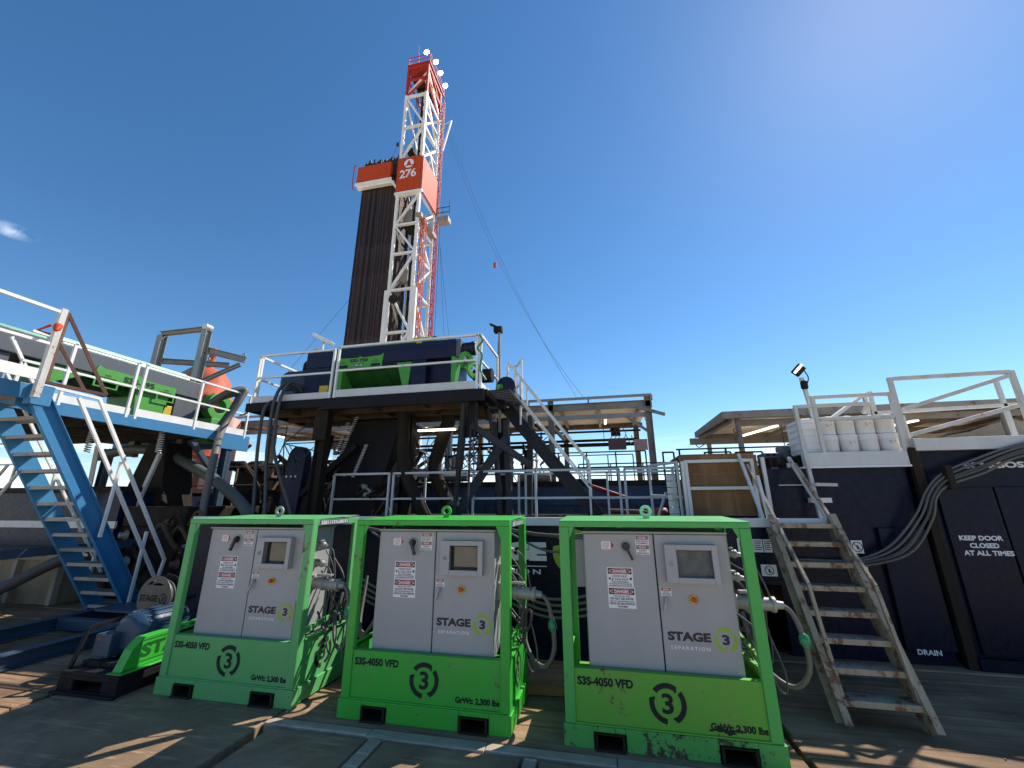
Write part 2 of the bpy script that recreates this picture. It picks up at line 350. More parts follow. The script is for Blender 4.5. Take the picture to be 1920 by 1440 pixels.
def strip(x0,x1,y0,y1,label,m='strip'):
    b=MB()
    L=max(x1-x0,y1-y0); k=max(1,int(L/.9)); random.seed(int(L*100))
    for i in range(k):
        if x1-x0>y1-y0: b.box(x0+L*i/k+.002,x0+L*(i+1)/k-.004,y0+random.uniform(-.012,.012),y1+random.uniform(-.012,.012),-.11,.004+random.uniform(0,.008))
        else: b.box(x0+random.uniform(-.01,.01),x1+random.uniform(-.01,.01),y0+L*i/k+.002,y0+L*(i+1)/k-.004,-.11,.004+random.uniform(0,.008))
    return tag(b.build('timber_strip',m,bevel=.006),label,'timber strip','grey timber strips between the mats')
strip(-2.96,3.9,3.572,3.675,'long pale grey timber strip running across just in front of the green skids')
strip(-1.945,-1.835,1.2,3.55,'grey timber strip between mat boards before the middle green skid')
strip(-.695,-.595,1.2,3.55,'grey timber strip running towards the gap between the middle and right skids')
strip(1.27,1.37,1.2,3.55,'grey timber strip near the right front corner of the rightmost green skid')
def planks(x0,x1,y0,y1,label,w=.29,seed=1,along='x',top=-.002):
    random.seed(seed); b=MB(); 
    if along=='x':
        y=y0
        while y<y1-.05:
            ww=min(w*random.uniform(.93,1.07),y1-y); z=top+random.uniform(-.016,.004); b.box(x0+random.uniform(0,.03),x1-random.uniform(0,.03),y+.006,y+ww-.006,-.12,z); y+=ww
    else:
        x=x0
        while x<x1-.05:
            ww=min(w*random.uniform(.93,1.07),x1-x); z=top+random.uniform(-.016,.004); b.box(x+.006,x+ww-.006,y0+random.uniform(0,.03),y1-random.uniform(0,.03),-.12,z); x+=ww
    o=b.build('timber_mat','matwood' if along=='x' else 'matwood2',bevel=.01); return tag(o,label,'timber mat','brown timber mats under the equipment')
planks(-2.94,1.30,3.70,11.2,'brown timber plank mat under the middle and right green skids',seed=2)
planks(1.33,6.4,3.70,11.2,'brown timber plank mat under the rusty ladder and the navy container',seed=5)
planks(6.45,11.5,2,11.2,'brown timber plank mat beyond the navy container at far right',seed=6)
planks(3.93,6.42,1.2,3.68,'brown timber plank mat at the near right edge of the ground',seed=8,along='y')
planks(-10.6,-5.5,3.08,11.2,'worn timber plank mat below the blue staircase and motor skid',seed=7)
planks(-5.38,-2.99,5.38,11.2,'timber plank mat in the dark gap behind the left green skid',seed=9)
planks(-16,-10.65,2,11.2,'timber plank mat under the tan skid at the left edge',seed=10,along='y')
random.seed(12)
for i,(x,y,r,lb) in enumerate([(-.62,4.72,.05,'reddish timber block lying on the ground in the gap between middle and right skids')]):
    tag(MB().beam((-1.02,4.62,.045),(-.42,4.68,.045),.16,.085).build('timber_block',wood('fresh_timber',(.5,.27,.12),(.33,.16,.08),'x')),lb,'timber block')
deb=MB()
random.seed(4)
for i in range(260):
    x=random.uniform(-6.5,3.8); y=random.uniform(2.4,6.2); s=random.uniform(.002,.008); a=random.uniform(0,3); z=.004
    deb.beam((x,y,z+s*.4),(x+math.cos(a)*s*random.uniform(1,4),y+math.sin(a)*s*2,z+s*.4),s,s*.7)
tag(deb.build('gravel_bits','board'),'small scattered mud crumbs and grit lying on the mats','grit',kind='stuff')

# ---------------- green drive cabinet skids ----------------
UW,UD,UH=1.54,.82,1.64
X=(1,0,0);Y=(0,1,0);Z=(0,0,1);NX=(-1,0,0);NY=(0,-1,0)
def logo_ring(b,c,ax,ro,ri,t,up=(0,0,1)):
    for a0,a1 in ((58,140),(-62,40),(166,264)):
        b.ring(c,ax,ro,ri,t,a0,a1,48,up)
        # hooked arrow end
        axv=Vector(ax).normalized(); u=Vector(up); a=u.cross(axv).normalized(); g=rad(a0); d=a*math.cos(g)+u*math.sin(g); tn=(-a*math.sin(g)+u*math.cos(g))
        g2=rad(a0-11); d2=a*math.cos(g2)+u*math.sin(g2); mm=(ro+ri)/2
        cc=Vector(c)+axv*t
        b.poly([cc+d*ri*.93,cc+d*ro,cc+d2*ri*1.01])
def danger(b,x0,x1,z0,z1,y,lines,oval=True,word='DANGER',hs=.30,heavy=None):
    b.use('signwhite').box(x0,x1,y-.002,y,z0,z1)
    w=x1-x0;h=z1-z0; hz=z1-h*hs
    b.use('black').box(x0+w*.04,x1-w*.04,y-.0032,y-.0021,hz,z1-h*.04)
    if oval:
        c=((x0+x1)/2,y-.0033,(hz+z1-h*.04)/2); k=24
        for f,mm in ((1,'signwhite'),(.93,'signred')):
            b.use(mm); yy=y-.0034-(.0006 if f<1 else 0)
            b.poly([(c[0]+math.cos(2*math.pi*i/k)*w*.43*f,yy,c[2]+math.sin(2*math.pi*i/k)*(z1-h*.04-hz)*.45*f) for i in range(k)])
    b.use('signwhite').text(word,(x0+w*.24,y-.005,hz+(z1-h*.04-hz)*.25),X,Z,w*.52,(z1-h*.04-hz)*.5,.03)
    n=len(lines); zz=hz-h*.03; avail=(hz-z0-h*.05); wt=[l[1] for l in lines]; tot=sum(wt)
    for s,wg,mm,ww in lines:
        lh=avail*wg/tot; b.use(mm).text(s,((x0+x1)/2-w*ww/2,y-.0035,zz-lh*.85),X,Z,w*ww,lh*.68,.025); zz-=lh
def make_unit(ux,uy,gk,base_k,kind,label):
    t=thing('cabinet_skid',label,'control cabinet',(ux,uy,0),'green skids with grey drive cabinets')
    L=lambda b:b   # local geometry is shifted by the skid origin
    class B(MB):
        def build(s,*a,**k):
            s.v=[q+Vector((ux,uy,0)) for q in s.v] if not getattr(s,'done',0) else s.v; s.done=1; return MB.build(s,*a,**k)
    G=gk; PK='green3p' if kind==3 else gk
    # base with fork pockets
    b=B()
    for x0,x1 in ((-.015,.215),(.455,1.105),(1.365,1.555)): b.box(x0,x1,-.012,.07,0,.148)
    for x0,x1 in ((.215,.455),(1.105,1.365)): b.box(x0,x1,-.012,.07,.112,.148)
    b.box(-.015,1.555,.75,.83,0,.148); b.box(-.015,.06,.0702,.7498,.01,.146); b.box(1.48,1.555,.0702,.7498,.01,.146)
    b.box(.0602,1.4798,.0702,.7498,.12,.135)
    base=b.build('base',base_k,t,bevel=.006)
    for x0,x1 in ((.225,.445),(1.115,1.355)):
        b=B(); w=.018
        b.box(x0,x1,-.04,.85,-.004,w); b.box(x0,x0+w,-.03,.85,w+.0004,.103); b.box(x1-w,x1,-.03,.85,w+.0004,.103); b.box(x0,x1,-.03,.85,.1034,.1105)
        b.build('fork_pocket','grime',base)
    # frame: posts, beams
    p=.082
    for x0 in (0,UW-p):
        b=B()
        # posts as open angle sections with visible flanges
        b.box(x0,x0+p,0,.012,.149,1.59); b.box(x0 if x0==0 else UW-.012,(x0+.012) if x0==0 else UW,.0122,p,.149,1.59)
        b.box(x0+ (p-.01 if x0==0 else 0),x0+(p if x0==0 else .01),.0122,p*.7,.149,1.59)
        b.build('corner_post',PK,t,bevel=.003); b=B()
        b.box(x0,x0+p,UD-.012,UD,.149,1.59); b.box(x0 if x0==0 else UW-.012,(x0+.012) if x0==0 else UW,UD-p,UD-.0122,.149,1.59)
        b.build('corner_post',PK,t,bevel=.003)
    b=B(); b.box(0,UW,0,.07,1.592,1.637); b.box(0,UW,.752,UD,1.592,1.637); b.box(0,.07,.0702,.7518,1.575,1.636); b.box(UW-.07,UW,.0702,.7518,1.575,1.636)
    b.add([(0,0,1.6372),(UW,0,1.6372),(UW,UD,1.655),(0,UD,1.655),(0,0,1.6435),(UW,0,1.6435),(UW,UD,1.661),(0,UD,1.661)],[(0,3,2,1),(4,5,6,7),(0,1,5,4),(1,2,6,5),(2,3,7,6),(3,0,4,7)])
    for x0,s in ((p,1),(UW-p,-1)): b.prism([(0,0),(.05*s,0),(0,-.11)],(x0,.006,1.5915),X,Z,(0,.008,0))
    fr=b.build('top_frame',PK,t,bevel=.003)
    # lower front panel
    b=B().use(G); b.box(p,UW-p,.014,.02,.149,.52); b.box(p,UW-p,.0202,.075,.512,.52)
    b.box(p,UW-p,-.004,.0138,.149,.16)
    fp=b.build('front_panel',None,t,bevel=.002)
    b=B().use('void'); yy=.0125
    b.text('S3S-4050 VFD',(.104,yy,.405),X,Z,.43,.062,.05); b.build('stencil_lettering',None,fp); b=B().use('void'); b.text('GrWt: 2,300 lbs',(1.065,yy,.182),X,Z,.385,.056,.05)
    b.build('stencil_lettering',None,fp); b=B().use('void')
    b.text('3',(.735,yy,.262),X,Z,.085,.135,.03); logo_ring(b,(.778,yy+.001,.33),NY,.135,.098,.0015)
    b.build('stencil_numeral',None,fp)
    if kind==3:
        b=B().use('void'); random.seed(15)
        for cx_,cz_,r_ in ((1.13,.197,.03),(1.19,.186,.035),(1.25,.20,.022),(1.07,.19,.015)):
            b.poly([(cx_+math.cos(a)*r_*random.uniform(.6,1.5),.0098,cz_+math.sin(a)*r_*.5*random.uniform(.6,1.4)) for a in [j*.449 for j in range(14)]])
        b.build('paint_scuff',None,fp)
    # side panels with the cut-out numeral
    for sx,xx in ((1,UW-.018),(-1,.012)):
        b=B().use(G); b.box(xx,xx+.006,.083,.74,.149,.53); b.box(xx-.04 if sx>0 else xx-.006,xx+.03,.083,.74,.5302,.545); b.box(xx-.035 if sx>0 else xx+.0,xx-.028 if sx>0 else xx+.006,.083,.74,.5,.53)
        sp=b.build('side_panel',None,t,bevel=.002)
        b=B().use('void'); xo=xx+.0075 if sx>0 else xx-.0015
        u=Y if sx>0 else (0,-1,0)
        b.text('3',(xo,.37 if sx>0 else .46,.27),u,Z,.085,.13,.03); logo_ring(b,(xo-.001*sx,.413,.335),(sx,0,0),.135,.098,.0015)
        b.build('cut_out_numeral',None,sp)
    # brace bars across the side and inside
    b=B(); b.beam((UW-.03,.1,.6),(UW-.03,.72,.66),.03,.05); b.box(.084,UW-.084,.60,.66,.30,.36); b.box(.084,UW-.084,.10,.16,.40,.44)
    b.build('cross_bar',G,fr,bevel=.003)
    # id plate
    b=B().use('slate'); b.box(UW+.0005,UW+.004,.1,.6,1.578,1.634); b.use('signwhite').text('S3S11131L50151',(UW+.0055,.12,1.587),Y,Z,.46,.036,.03)
    b.build('number_plate',None,fr)
    # lifting eye
    b=B(); b.ring((.78,.40,1.715),NY,.055,.026,.022); b.box(.75,.81,.378,.4,1.65,1.67); b.build('lifting_eye',{1:'steelgrey',2:'green2',3:'mint'}[kind],t,bevel=.004)
    # cabinet
    b=B(); b.box(.20,1.372,.125,.60,.505,1.537); cab=b.build('cabinet','cabinet',t,bevel=.004)
    b=B(); b.box(.19,1.382,.085,.62,1.5372,1.553); b.build('cabinet_lid','cabinet',cab,bevel=.003)
    b=B(); b.box(.26,.30,.12,.16,.44,.5048); b.box(1.27,1.31,.12,.16,.44,.5048); b.build('foot','steelgrey',cab)
    dl=B().box(.206,.791,.1,.1248,.508,1.531).build('door','cabinet',cab,bevel=.006)
    dr=B().box(.801,1.376,.1,.1248,.508,1.531).build('door','cabinet',cab,bevel=.006)
    b=B().box(.7912,.8008,.118,.1245,.508,1.531).build('door_gap','void',cab)
    # isolator knob
    kx,kz=.562,1.432; b=B().use('cabframe'); b.lathe((kx,.0998,kz),NY,[(0,.046),(.008,.046),(.010,.040)],24); b.use('black'); b.lathe((kx,.0898,kz),NY,[(0,.034),(.018,.030),(.034,.024)],20)
    ang={1:-1.85,2:-1.2,3:-1.15}[kind]; d=Vector((math.cos(ang),0,math.sin(ang)))
    b.beam(Vector((kx,.062,kz))-d*.01,Vector((kx,.050,kz))+d*.115,.022,.028,NY)
    b.build('isolator_handle',None,t)
    # labels on the doors
    b=B(); y=.0995
    b.use('signwhite').prism([(0,0),(.078,0),(.115,.041),(.078,.082),(0,.082)],(.355,y,1.397),X,Z,(0,-.0015,0))
    b.use('signred').prism([(.082,.006),(.112,.041),(.082,.076)],(.355,y-.0016,1.397),X,Z,(0,-.0006,0))
    b.use('signred')
    for i in range(6):
        for zz in (0,.07): b.prism([(i*.0145+.002,0),(i*.0145+.009,0),(i*.0145+.013,.012),(i*.0145+.006,.012)],(.352,y-.0016,1.397+zz),X,Z,(0,-.0005,0))
    b.use('signred').text('CAUTION',(.366,y-.0025,1.447),X,Z,.056,.010,.02).text('ARC FLASH',(.366,y-.0025,1.432),X,Z,.056,.009,.02).text('HAZARD',(.372,y-.0025,1.418),X,Z,.042,.008,.02)
    b.build('arrow_label',None,t); b=B()
    danger(b,.645,.757,1.445,1.519,y,[('ELECTRICAL',1,'black',.86),('EQUIPMENT',1,'black',.86)],True,hs=.42)
    danger(b,.645,.757,1.366,1.444,y,[('EQUIPO',1,'black',.55),('ELECTRICO',1,'black',.86)],True,'PELIGRO',hs=.42)
    b.build('warning_label',None,t); b=B()
    danger(b,.388,.602,1.108,1.262,y,[('LOCK OUT',1.3,'black',.58),('& TAG OUT',1.3,'black',.66),('MUST BE PERFORMED',.8,'black',.62),('AT SOURCE OF POWER BEFORE',.8,'black',.88),('ANY MAINTENANCE OR REPAIR',.8,'black',.88)],hs=.34)
    b.use('black').box(.402,.418,y-.0036,y-.0021,1.165,1.182); b.box(.575,.592,y-.0036,y-.0021,1.165,1.185)
    b.build('warning_label',None,t); b=B()
    danger(b,.388,.612,.948,1.106,y,[('HIGH VOLTAGE - ONLY',.7,'black',.6),('DO NOT USE WATER',1.3,'black',.84),('KEEP VFD CLEAN EXTERIOR ONLY',.7,'black',.88),('NEVER USE HIGH PRESSURE',1.1,'black',.92),('WASHERS',1,'black',.36)],hs=.34)
    b.build('warning_label',None,t); b=B()
    danger(b,.816,.899,1.055,1.12,y,[('KEEP SHUT',1.4,'signred',.6),('WHILE OPERATING',1,'black',.86),('TURN POWER OFF',1,'black',.8)],hs=.4)
    b.build('warning_label',None,t)
    # company logo
    b=B(); y=.0993
    b.use('letter').text('STAGE',(.835,y,.733),X,Z,.325,.066,.055); b.use('cabframe').box(.838,1.155,y-.0006,y,.712,.7145)
    b.use('signwhite').text('SEPARATION',(.855,y,.672),X,Z,.29,.026,.018,1.4)
    b.build('logo_lettering',None,t); b=B()
    b.use('lime'); logo_ring(b,(1.268,y,.757),NY,.086,.060,.0008); b.use('letter').text('3',(1.241,y,.722),X,Z,.055,.072,.05)
    b.build('logo_ring',None,t)
    # display box
    b=B(); x0,x1,z0,z1=.868,1.278,1.16,1.458; a0,a1,c0,c1=.960,1.233,1.206,1.416; y0,y1=.032,.0998
    b.box(x0,a0,y0,y1,z0,z1);b.box(a1,x1,y0,y1,z0,z1);b.box(a0,a1,y0,y1,z0,c0);b.box(a0,a1,y0,y1,c1,z1)
    db=b.build('display_box','cabinet',t,bevel=.003)
    b=B(); b.box(a0,a1,.092,.0992,c0,c1); b.build('screen','black' if kind!=3 else 'plasticsheet',db)
    if kind!=3: B().box(a0+(.055 if kind==1 else .035),a1-.012,.075,.0775,c0+.025,c1-.012).build('paper_sheet','paper',db)
    B().box(a0,a1,.040,.043,c0,c1).build('window_pane','glass',db)
    b=B(); b.ring((.915,.030,1.308),NY,.020,.013,.006); b.beam((.915,.026,1.292),(.915,.026,1.324),.007,.01); b.build('key_lock','chrome',db)
    b=B().use('cabframe'); b.lathe((.853,.0998,1.03),NY,[(0,.02),(.018,.018)],16); b.use('chrome').beam((.853,.078,1.035),(.825 if kind!=1 else .832,.066,.945),.018,.014,NY); b.build('door_handle',None,dr)
    b=B().use('yellow').lathe((1.066,.0995,1.037),NY,[(0,.037),(.004,.037)],28); b.use('black').ring((1.066,.0945,1.037),NY,.035,.0335,.0008); b.use('red').lathe((1.066,.0955,1.037),NY,[(0,.014),(.02,.014),(.021,.021),(.032,.018)],20); b.build('emergency_stop',None,t)
    # receptacles on the right side of the cabinet
    for zz,yy in ((1.375,.30),(1.19,.31)):
        b=B().use('chrome'); b.box(1.3725,1.41,yy-.035,yy+.035,zz-.045,zz+.045); b.lathe((1.41,yy,zz),(1,0,-.15),[(0,.03),(.05,.03),(.052,.036),(.075,.036),(.08,.022),(.11,.018)],14); b.box(1.405,1.46,yy-.03,yy+.03,zz+.03,zz+.045)
        b.build('receptacle',None,cab,bevel=.003)
    b=B().use('chrome'); b.box(1.3725,1.42,.22,.36,.93,1.07); b.lathe((1.42,.29,1.0),(1,0,-.05),[(0,.055),(.10,.055),(.102,.065),(.13,.065),(.135,.052),(.27,.05),(.272,.06),(.30,.06),(.305,.035),(.36,.028)],18); b.box(1.46,1.62,.26,.32,1.065,1.085)
    b.build('main_receptacle',None,cab,bevel=.003)
    if kind==3: B().box(.12,.198,.26,.50,1.07,1.47).build('junction_box','cabinet',cab,bevel=.004)
    return t
UN=[(-4.45,3.836),(-2.39,3.797),(-.40,3.78)]
make_unit(*UN[0],'green1','green1',1,'leftmost of the three green skids with grey cabinet, beside the hose reel, pale faded green')
make_unit(*UN[1],'green2','green2',2,'middle green skid with grey cabinet, bright green with brown paper in its display window')
make_unit(*UN[2],'green3','greenrust',3,'rightmost and nearest green skid with grey cabinet, rusty chipped base, beside the ladder')
def cable_set(ux,uy,names,k):
    a=1.52+ux
    b=MB(); random.seed(40+k)
    for j in range(7):
        y=uy+random.uniform(.3,.62); q=random.uniform(.02,.12)
        b.tube(curve([(a-.1,y,1.3-.1*j),(a+q,y-.05,1.15-.1*j),(a+q+.03,y,.8),(a+q*.5,y+.05,.5+.05*j),(a-.03,y+.1,.62)]),random.choice([.006,.008,.012]),6)
    tag(b.build('cable_tangle','rubber'),'tangle of thin black cables hanging inside the right side of the %s skid'%['','left','middle','right'][k],'cables','cable tangles at the skids')
    hose('power_cable',[(a-.05,uy+.30,1.355),(a+.06,uy+.30,1.33),(a+.12,uy+.28,1.2),(a+.16,uy+.26,1.03),(a+.12,uy+.30,.9),(a+.09,uy+.35,.6)],.007,'rubber',names[0],'cable','cables plugged into the green skids')
    hose('power_cable',[(a-.05,uy+.31,1.17),(a+.05,uy+.31,1.13),(a+.11,uy+.27,1.0),(a+.07,uy+.30,.7),(a+.12,uy+.3,.42),(a+.18,uy+.3,.36),(a+.2,uy+.32,.5),(a+.14,uy+.36,.75)],.007,'rubber',names[1],'cable','cables plugged into the green skids')
    hose('power_cable',[(a+.24,uy+.29,.99),(a+.31,uy+.28,.93),(a+.35,uy+.26,.78),(a+.36,uy+.26,.55),(a+.27,uy+.32,.40),(a+.14,uy+.4,.44),(a+.05,uy+.5,.6),(a+.03,uy+.62,.85)],.019,'rubberlt',names[2],'cable','cables plugged into the green skids',n=10)
    c=MB().lathe((a+.35,uy+.25,.80),(.1,-.1,-1),[(0,.012),(.02,.035),(.07,.04),(.10,.02)],10).build('plug_cap','capgreen'); tag(c,names[3],'plug cap','green plug caps dangling from cables')
cable_set(*UN[0],['thin black cable at the top connector of the left skid','thin looping cable at the second connector of the left skid','thick grey cable hanging from the large connector of the left skid','green plug cap on the cable of the left skid'],1)
cable_set(*UN[1],['thin black cable at the top connector of the middle skid','thin looping cable at the second connector of the middle skid','thick grey cable drooping into the gap between middle and right skid','green plug cap on the cable between middle and right skid'],2)
cable_set(*UN[2],['thin black cable at the top connector of the right skid','thin looping cable at the second connector of the right skid','thick grey cable looping beside the right skid near the ladder','green plug cap on the cable beside the ladder'],3)
for i,(x,lb) in enumerate([(-2.55,'curved grey cable bundle behind the left post of the middle skid'),(-.62,'grey cable bundle sagging in front of the dark tank between middle and right skids'),(-4.62,'grey cable bundle behind the left post of the leftmost skid')]):
    hs=[]
    b=MB()
    for k in range(3): b.tube(curve([(x-.55,5.2+.05*k,1.48-.03*k),(x-.1,5.2+.03*k,1.425-.015*k-(.16 if k==2 else 0)),(x+.35,5.2,1.43-.015*k-(.13 if k==2 else 0)),(x+.8,5.25,1.5-.03*k)]),.014,8)
    for k in range(4): b.tube(curve([(x-.55,5.0,.93-.07*k),(x,4.9,.78-.06*k),(x+.7,5.0,.88-.07*k)]),.015,8)
    tag(b.build('cable_bundle','rubberlt'),lb,'cable bundle','grey cable bundles behind the skids')
b=MB()
for k in range(3): b.tube(curve([(-2.62,4.75,1.5-.03*k),(-2.42,4.5,1.2-.08*k),(-2.34,4.35,.8),(-2.48,4.3,.52),(-2.62,4.4,.6-.05*k),(-2.7,4.6,1.0)]),.016,8)
tag(b.build('cable_bundle','rubberlt'),'grey cables looping down just left of the middle skid post','cable bundle','grey cable bundles behind the skids')
# ---------------- motor skid and hose reel ----------------
t=thing('pump_skid','low dark pump skid with blue motor and green belt guard','pump skid',(-5.1,4.3,0))
b=MB(); b.box(-5.47,-4.72,3.66,5.1,.16,.19); b.box(-5.47,-5.40,3.66,5.1,0,.1598); b.box(-4.79,-4.72,3.66,5.1,0,.1598)
b.box(-5.3998,-4.7902,3.66,3.70,0,.03);b.box(-5.3998,-4.7902,3.66,3.70,.12,.1598);b.box(-5.3998,-5.28,3.66,3.70,.0302,.1198);b.box(-4.91,-4.7902,3.66,3.70,.0302,.1198)
b.box(-5.50,-4.69,3.62,3.6598,0,.025); b.build('base','dark',t,bevel=.006)
b=MB(); b.lathe((-5.17,3.98,.44),Y,[(0,.13),(.02,.185),(.07,.20),(.075,.205),(.55,.205),(.56,.19),(.62,.12)],28)
for i in range(22):
    a=2*math.pi*i/22; b.beam((-5.17+math.cos(a)*.207,4.07,.44+math.sin(a)*.207),(-5.17+math.cos(a)*.207,4.5,.44+math.sin(a)*.207),.012,.02,(math.cos(a),0,math.sin(a)))
b.box(-5.40,-5.32,4.05,4.5,.19,.30); b.box(-5.03,-4.95,4.05,4.5,.19,.30); b.lathe((-5.17,4.6,.44),Y,[(0,.03),(.15,.03)],12)
mo=b.build('motor','motor',t)
b=MB().box(-5.44,-5.22,3.88,4.06,.24,.46).build('terminal_box','motor',t,bevel=.012); tgb=MB().use('orange').box(-5.40,-5.35,3.877,3.8795,.40,.425).build('sticker',None,b)
b=MB().box(-5.42,-4.98,3.80,3.87,.19,.235)
for x in (-5.37,-5.18,-5.05): b.lathe((x,3.80,.215),NY,[(0,.012),(.012,.012)],8)
b.build('motor_foot','dark',t,bevel=.004)
b=MB(); b.beam((-5.45,3.72,.19),(-5.53,3.86,.50),.03,.03); b.beam((-5.53,3.86,.51),(-5.25,4.8,.66),.03,.04); b.build('frame_bar','dark',t)
prof=[(3.70,.20),(3.72,.205),(5.0,.20),(5.0,.49),(3.86,.47),(3.77,.38)]
b=MB().prism([(p[0],p[1]) for p in prof],(-4.87,0,0),Y,Z,(.11,0,0)); b.box(-4.89,-4.70,3.66,5.0,.192,.2)
gd=b.build('belt_guard','green2',t,bevel=.004)
b=MB().use('hopperdk').text('STAGE 3',(-4.7575,3.86,.28),Y,Z,.80,.13,.04); b.box(-4.759,-4.7575,3.86,4.6,.243,.25); b.box(-4.759,-4.7575,3.86,4.6,.435,.442)
b.build('stencil_lettering',None,gd)
t=thing('hose_reel','round grey hose reel with cut-out STAGE 3 lettering above the blue motor','hose reel',(-5.4,4.45,0.19))
cx,cy,cz,R_=-5.40,4.40,.70,.25
b=MB(); b.ring((cx,cy,cz),NY,R_,R_*.82,.012,0,360,48); k=40
b.prism([(R_*.86*math.cos(a),R_*.86*math.sin(a)) for a in [rad(q) for q in range(-42,43,7)]]+[(R_*.86*math.cos(a),R_*.86*math.sin(a)) for a in [rad(q) for q in range(180-42,180+43,7)]],(cx,cy,cz),X,Z,(0,-.011,0))
b.build('flange','reel',t)
b=MB(); b.ring((cx,cy+.14,cz),NY,R_,R_*.2,.012,0,360,40); b.build('flange','dark',t)
b=MB().use('void').text('STAGE',(cx-R_*.88,cy-.0135,cz-.035),X,Z,R_*1.1,.075,.05); logo_ring(b,(cx+R_*.52,cy-.0125,cz),NY,.058,.043,.001,); b.text('3',(cx+R_*.52-.017,cy-.0135,cz-.026),X,Z,.034,.052,.05)
b.build('cut_out_lettering',None,t)
b=MB().lathe((cx,cy+.0,cz),Y,[(0,.05),(.13,.05)],16); b.build('hub','dark',t)
b=MB()
for i in range(5): b.tube([(cx+math.cos(2*math.pi*j/24)*(R_*.70+.012*(i%2)),cy+.018+i*.024,cz+math.sin(2*math.pi*j/24)*(R_*.70+.012*(i%2))) for j in range(25)],.013,8,False)
b.build('wound_hose','rubber',t)
b=MB(); b.beam((cx,cy+.07,cz-.1),(cx,cy+.07,.2),.05,.05); b.beam((cx-.15,cy+.16,.2),(cx,cy+.16,cz),.04,.03); b.beam((cx+.15,cy+.16,.2),(cx,cy+.16,cz),.04,.03); b.build('stand','dark',t)
# ---------------- blue staircase ----------------
t=thing('steel_staircase','steep blue steel staircase with grey treads rising to the left platform','staircase',(-8.6,6.3,0))
A=Vector((0,4.16,3.47)); Bt=Vector((0,6.40,-.05)); dd=(Bt-A).normalized(); nn=Vector((0,-dd.z,dd.y)); nn=Vector((0,dd.z*-1,dd.y))
def ystr(b,x,A,Bt,h,fl,side):
    # channel: web plus two flanges pointing to 'side'
    d=(Bt-A).normalized(); u=Vector((0,-d.z,d.y))
    if u.z<0:u=-u
    a=Vector((x,A.y,A.z)); c=Vector((x,Bt.y,Bt.z))
    b.beam(a,c,.012,h,u)
    for s in (-1,1): b.beam(a+u*(s*(h/2-.006))+Vector((side*fl/2,0,0)),c+u*(s*(h/2-.006))+Vector((side*fl/2,0,0)),fl-.0125,.012,u)
b=MB(); ystr(b,-8.22,A,Bt,.26,.075,1); b.prism([(0,.13),(.0,-.2),(.35,-.38),(.28,.0)],(-8.226,4.02,3.40),Y,Z,(.012,0,0)); b.build('stringer','blue',t,bevel=.004)
b=MB(); ystr(b,-9.05,A,Bt,.26,.06,-1); b.build('stringer','blue',t,bevel=.004)
for i in range(14):
    f=(i+.6)/14.2; p=A.lerp(Bt,f); b=MB(); b.box(-9.04,-8.227,p.y-.115,p.y+.115,p.z-.012,p.z); b.box(-9.04,-8.227,p.y-.12,p.y-.1152,p.z-.05,p.z+.002); b.box(-9.04,-8.227,p.y+.1152,p.y+.12,p.z-.05,p.z+.002)
    b.build('tread','steelgrey',t)
def stair_rail(x,A,Bt,h,mname,par,w=.04,split=.5,ends=True):
    b=MB(); up=Vector((0,0,h)); a=Vector((x,A.y,A.z)); c=Vector((x,Bt.y,Bt.z))
    b.beam(a+up,c+up,w,w); b.beam(a+up*split,c+up*split,w*.9,w*.9)
    for f in (0.02,.5,.97): q=a.lerp(c,f); b.beam(q,q+up*.995,w,w)
    return b.build('handrail',mname,par)
t2=thing('stair_handrail','white welded handrail on the right side of the blue staircase','handrail',(-8.1,5.3,0))
b=MB(); A2=Vector((-8.12,4.45,2.75)); B2=Vector((-8.12,6.3,-.2)); b.beam((-8.12,4.95,3.48),(-8.12,6.636,.80),.045,.045); b.beam((-8.12,4.675,3.44),(-8.12,6.53,.50),.045,.045); b.beam((-8.12,6.636,.81),(-8.12,6.52,.10),.042,.042); b.beam((-8.12,4.2,3.52),(-8.12,4.97,3.49),.042,.042); b.build('rail_tube','white',t2)
for q in ((-8.12,5.51,1.78),(-8.12,6.2,.6)):
    q=Vector(q); MB().beam(q+Vector((0,-.03,-.5)),q+Vector((0,0,.72)),.04,.04).build('post','white',t2)
t2=thing('stair_handrail','white handrail on the far left side of the blue staircase','handrail',(-9.15,5.3,0))
b=MB(); A2=Vector((-9.16,4.2,3.45)); B2=Vector((-9.16,6.35,.1)); b.beam(A2+Vector((0,0,.95)),B2+Vector((0,0,.95)),.04,.04); b.beam(A2+Vector((0,0,.5)),B2+Vector((0,0,.5)),.035,.035); b.build('rail_tube','white',t2)
for f in (.1,.5,.92): q=A2.lerp(B2,f); MB().beam(q,q+Vector((0,0,.93)),.04,.04).build('post','white',t2)
# blue ground frame under the stair
t=thing('ground_frame','blue steel frame lying on the mats beneath the staircase','steel frame',(-7.4,5.2,0))
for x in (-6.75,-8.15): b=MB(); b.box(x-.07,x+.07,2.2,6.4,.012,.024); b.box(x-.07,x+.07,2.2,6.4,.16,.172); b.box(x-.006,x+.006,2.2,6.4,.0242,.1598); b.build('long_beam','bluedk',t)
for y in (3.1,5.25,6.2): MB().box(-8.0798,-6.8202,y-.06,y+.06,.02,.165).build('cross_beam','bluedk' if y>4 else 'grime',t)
MB().box(-8.0,-6.9,5.6,6.1,.17,.2).build('foot_plate','bluedk',t)
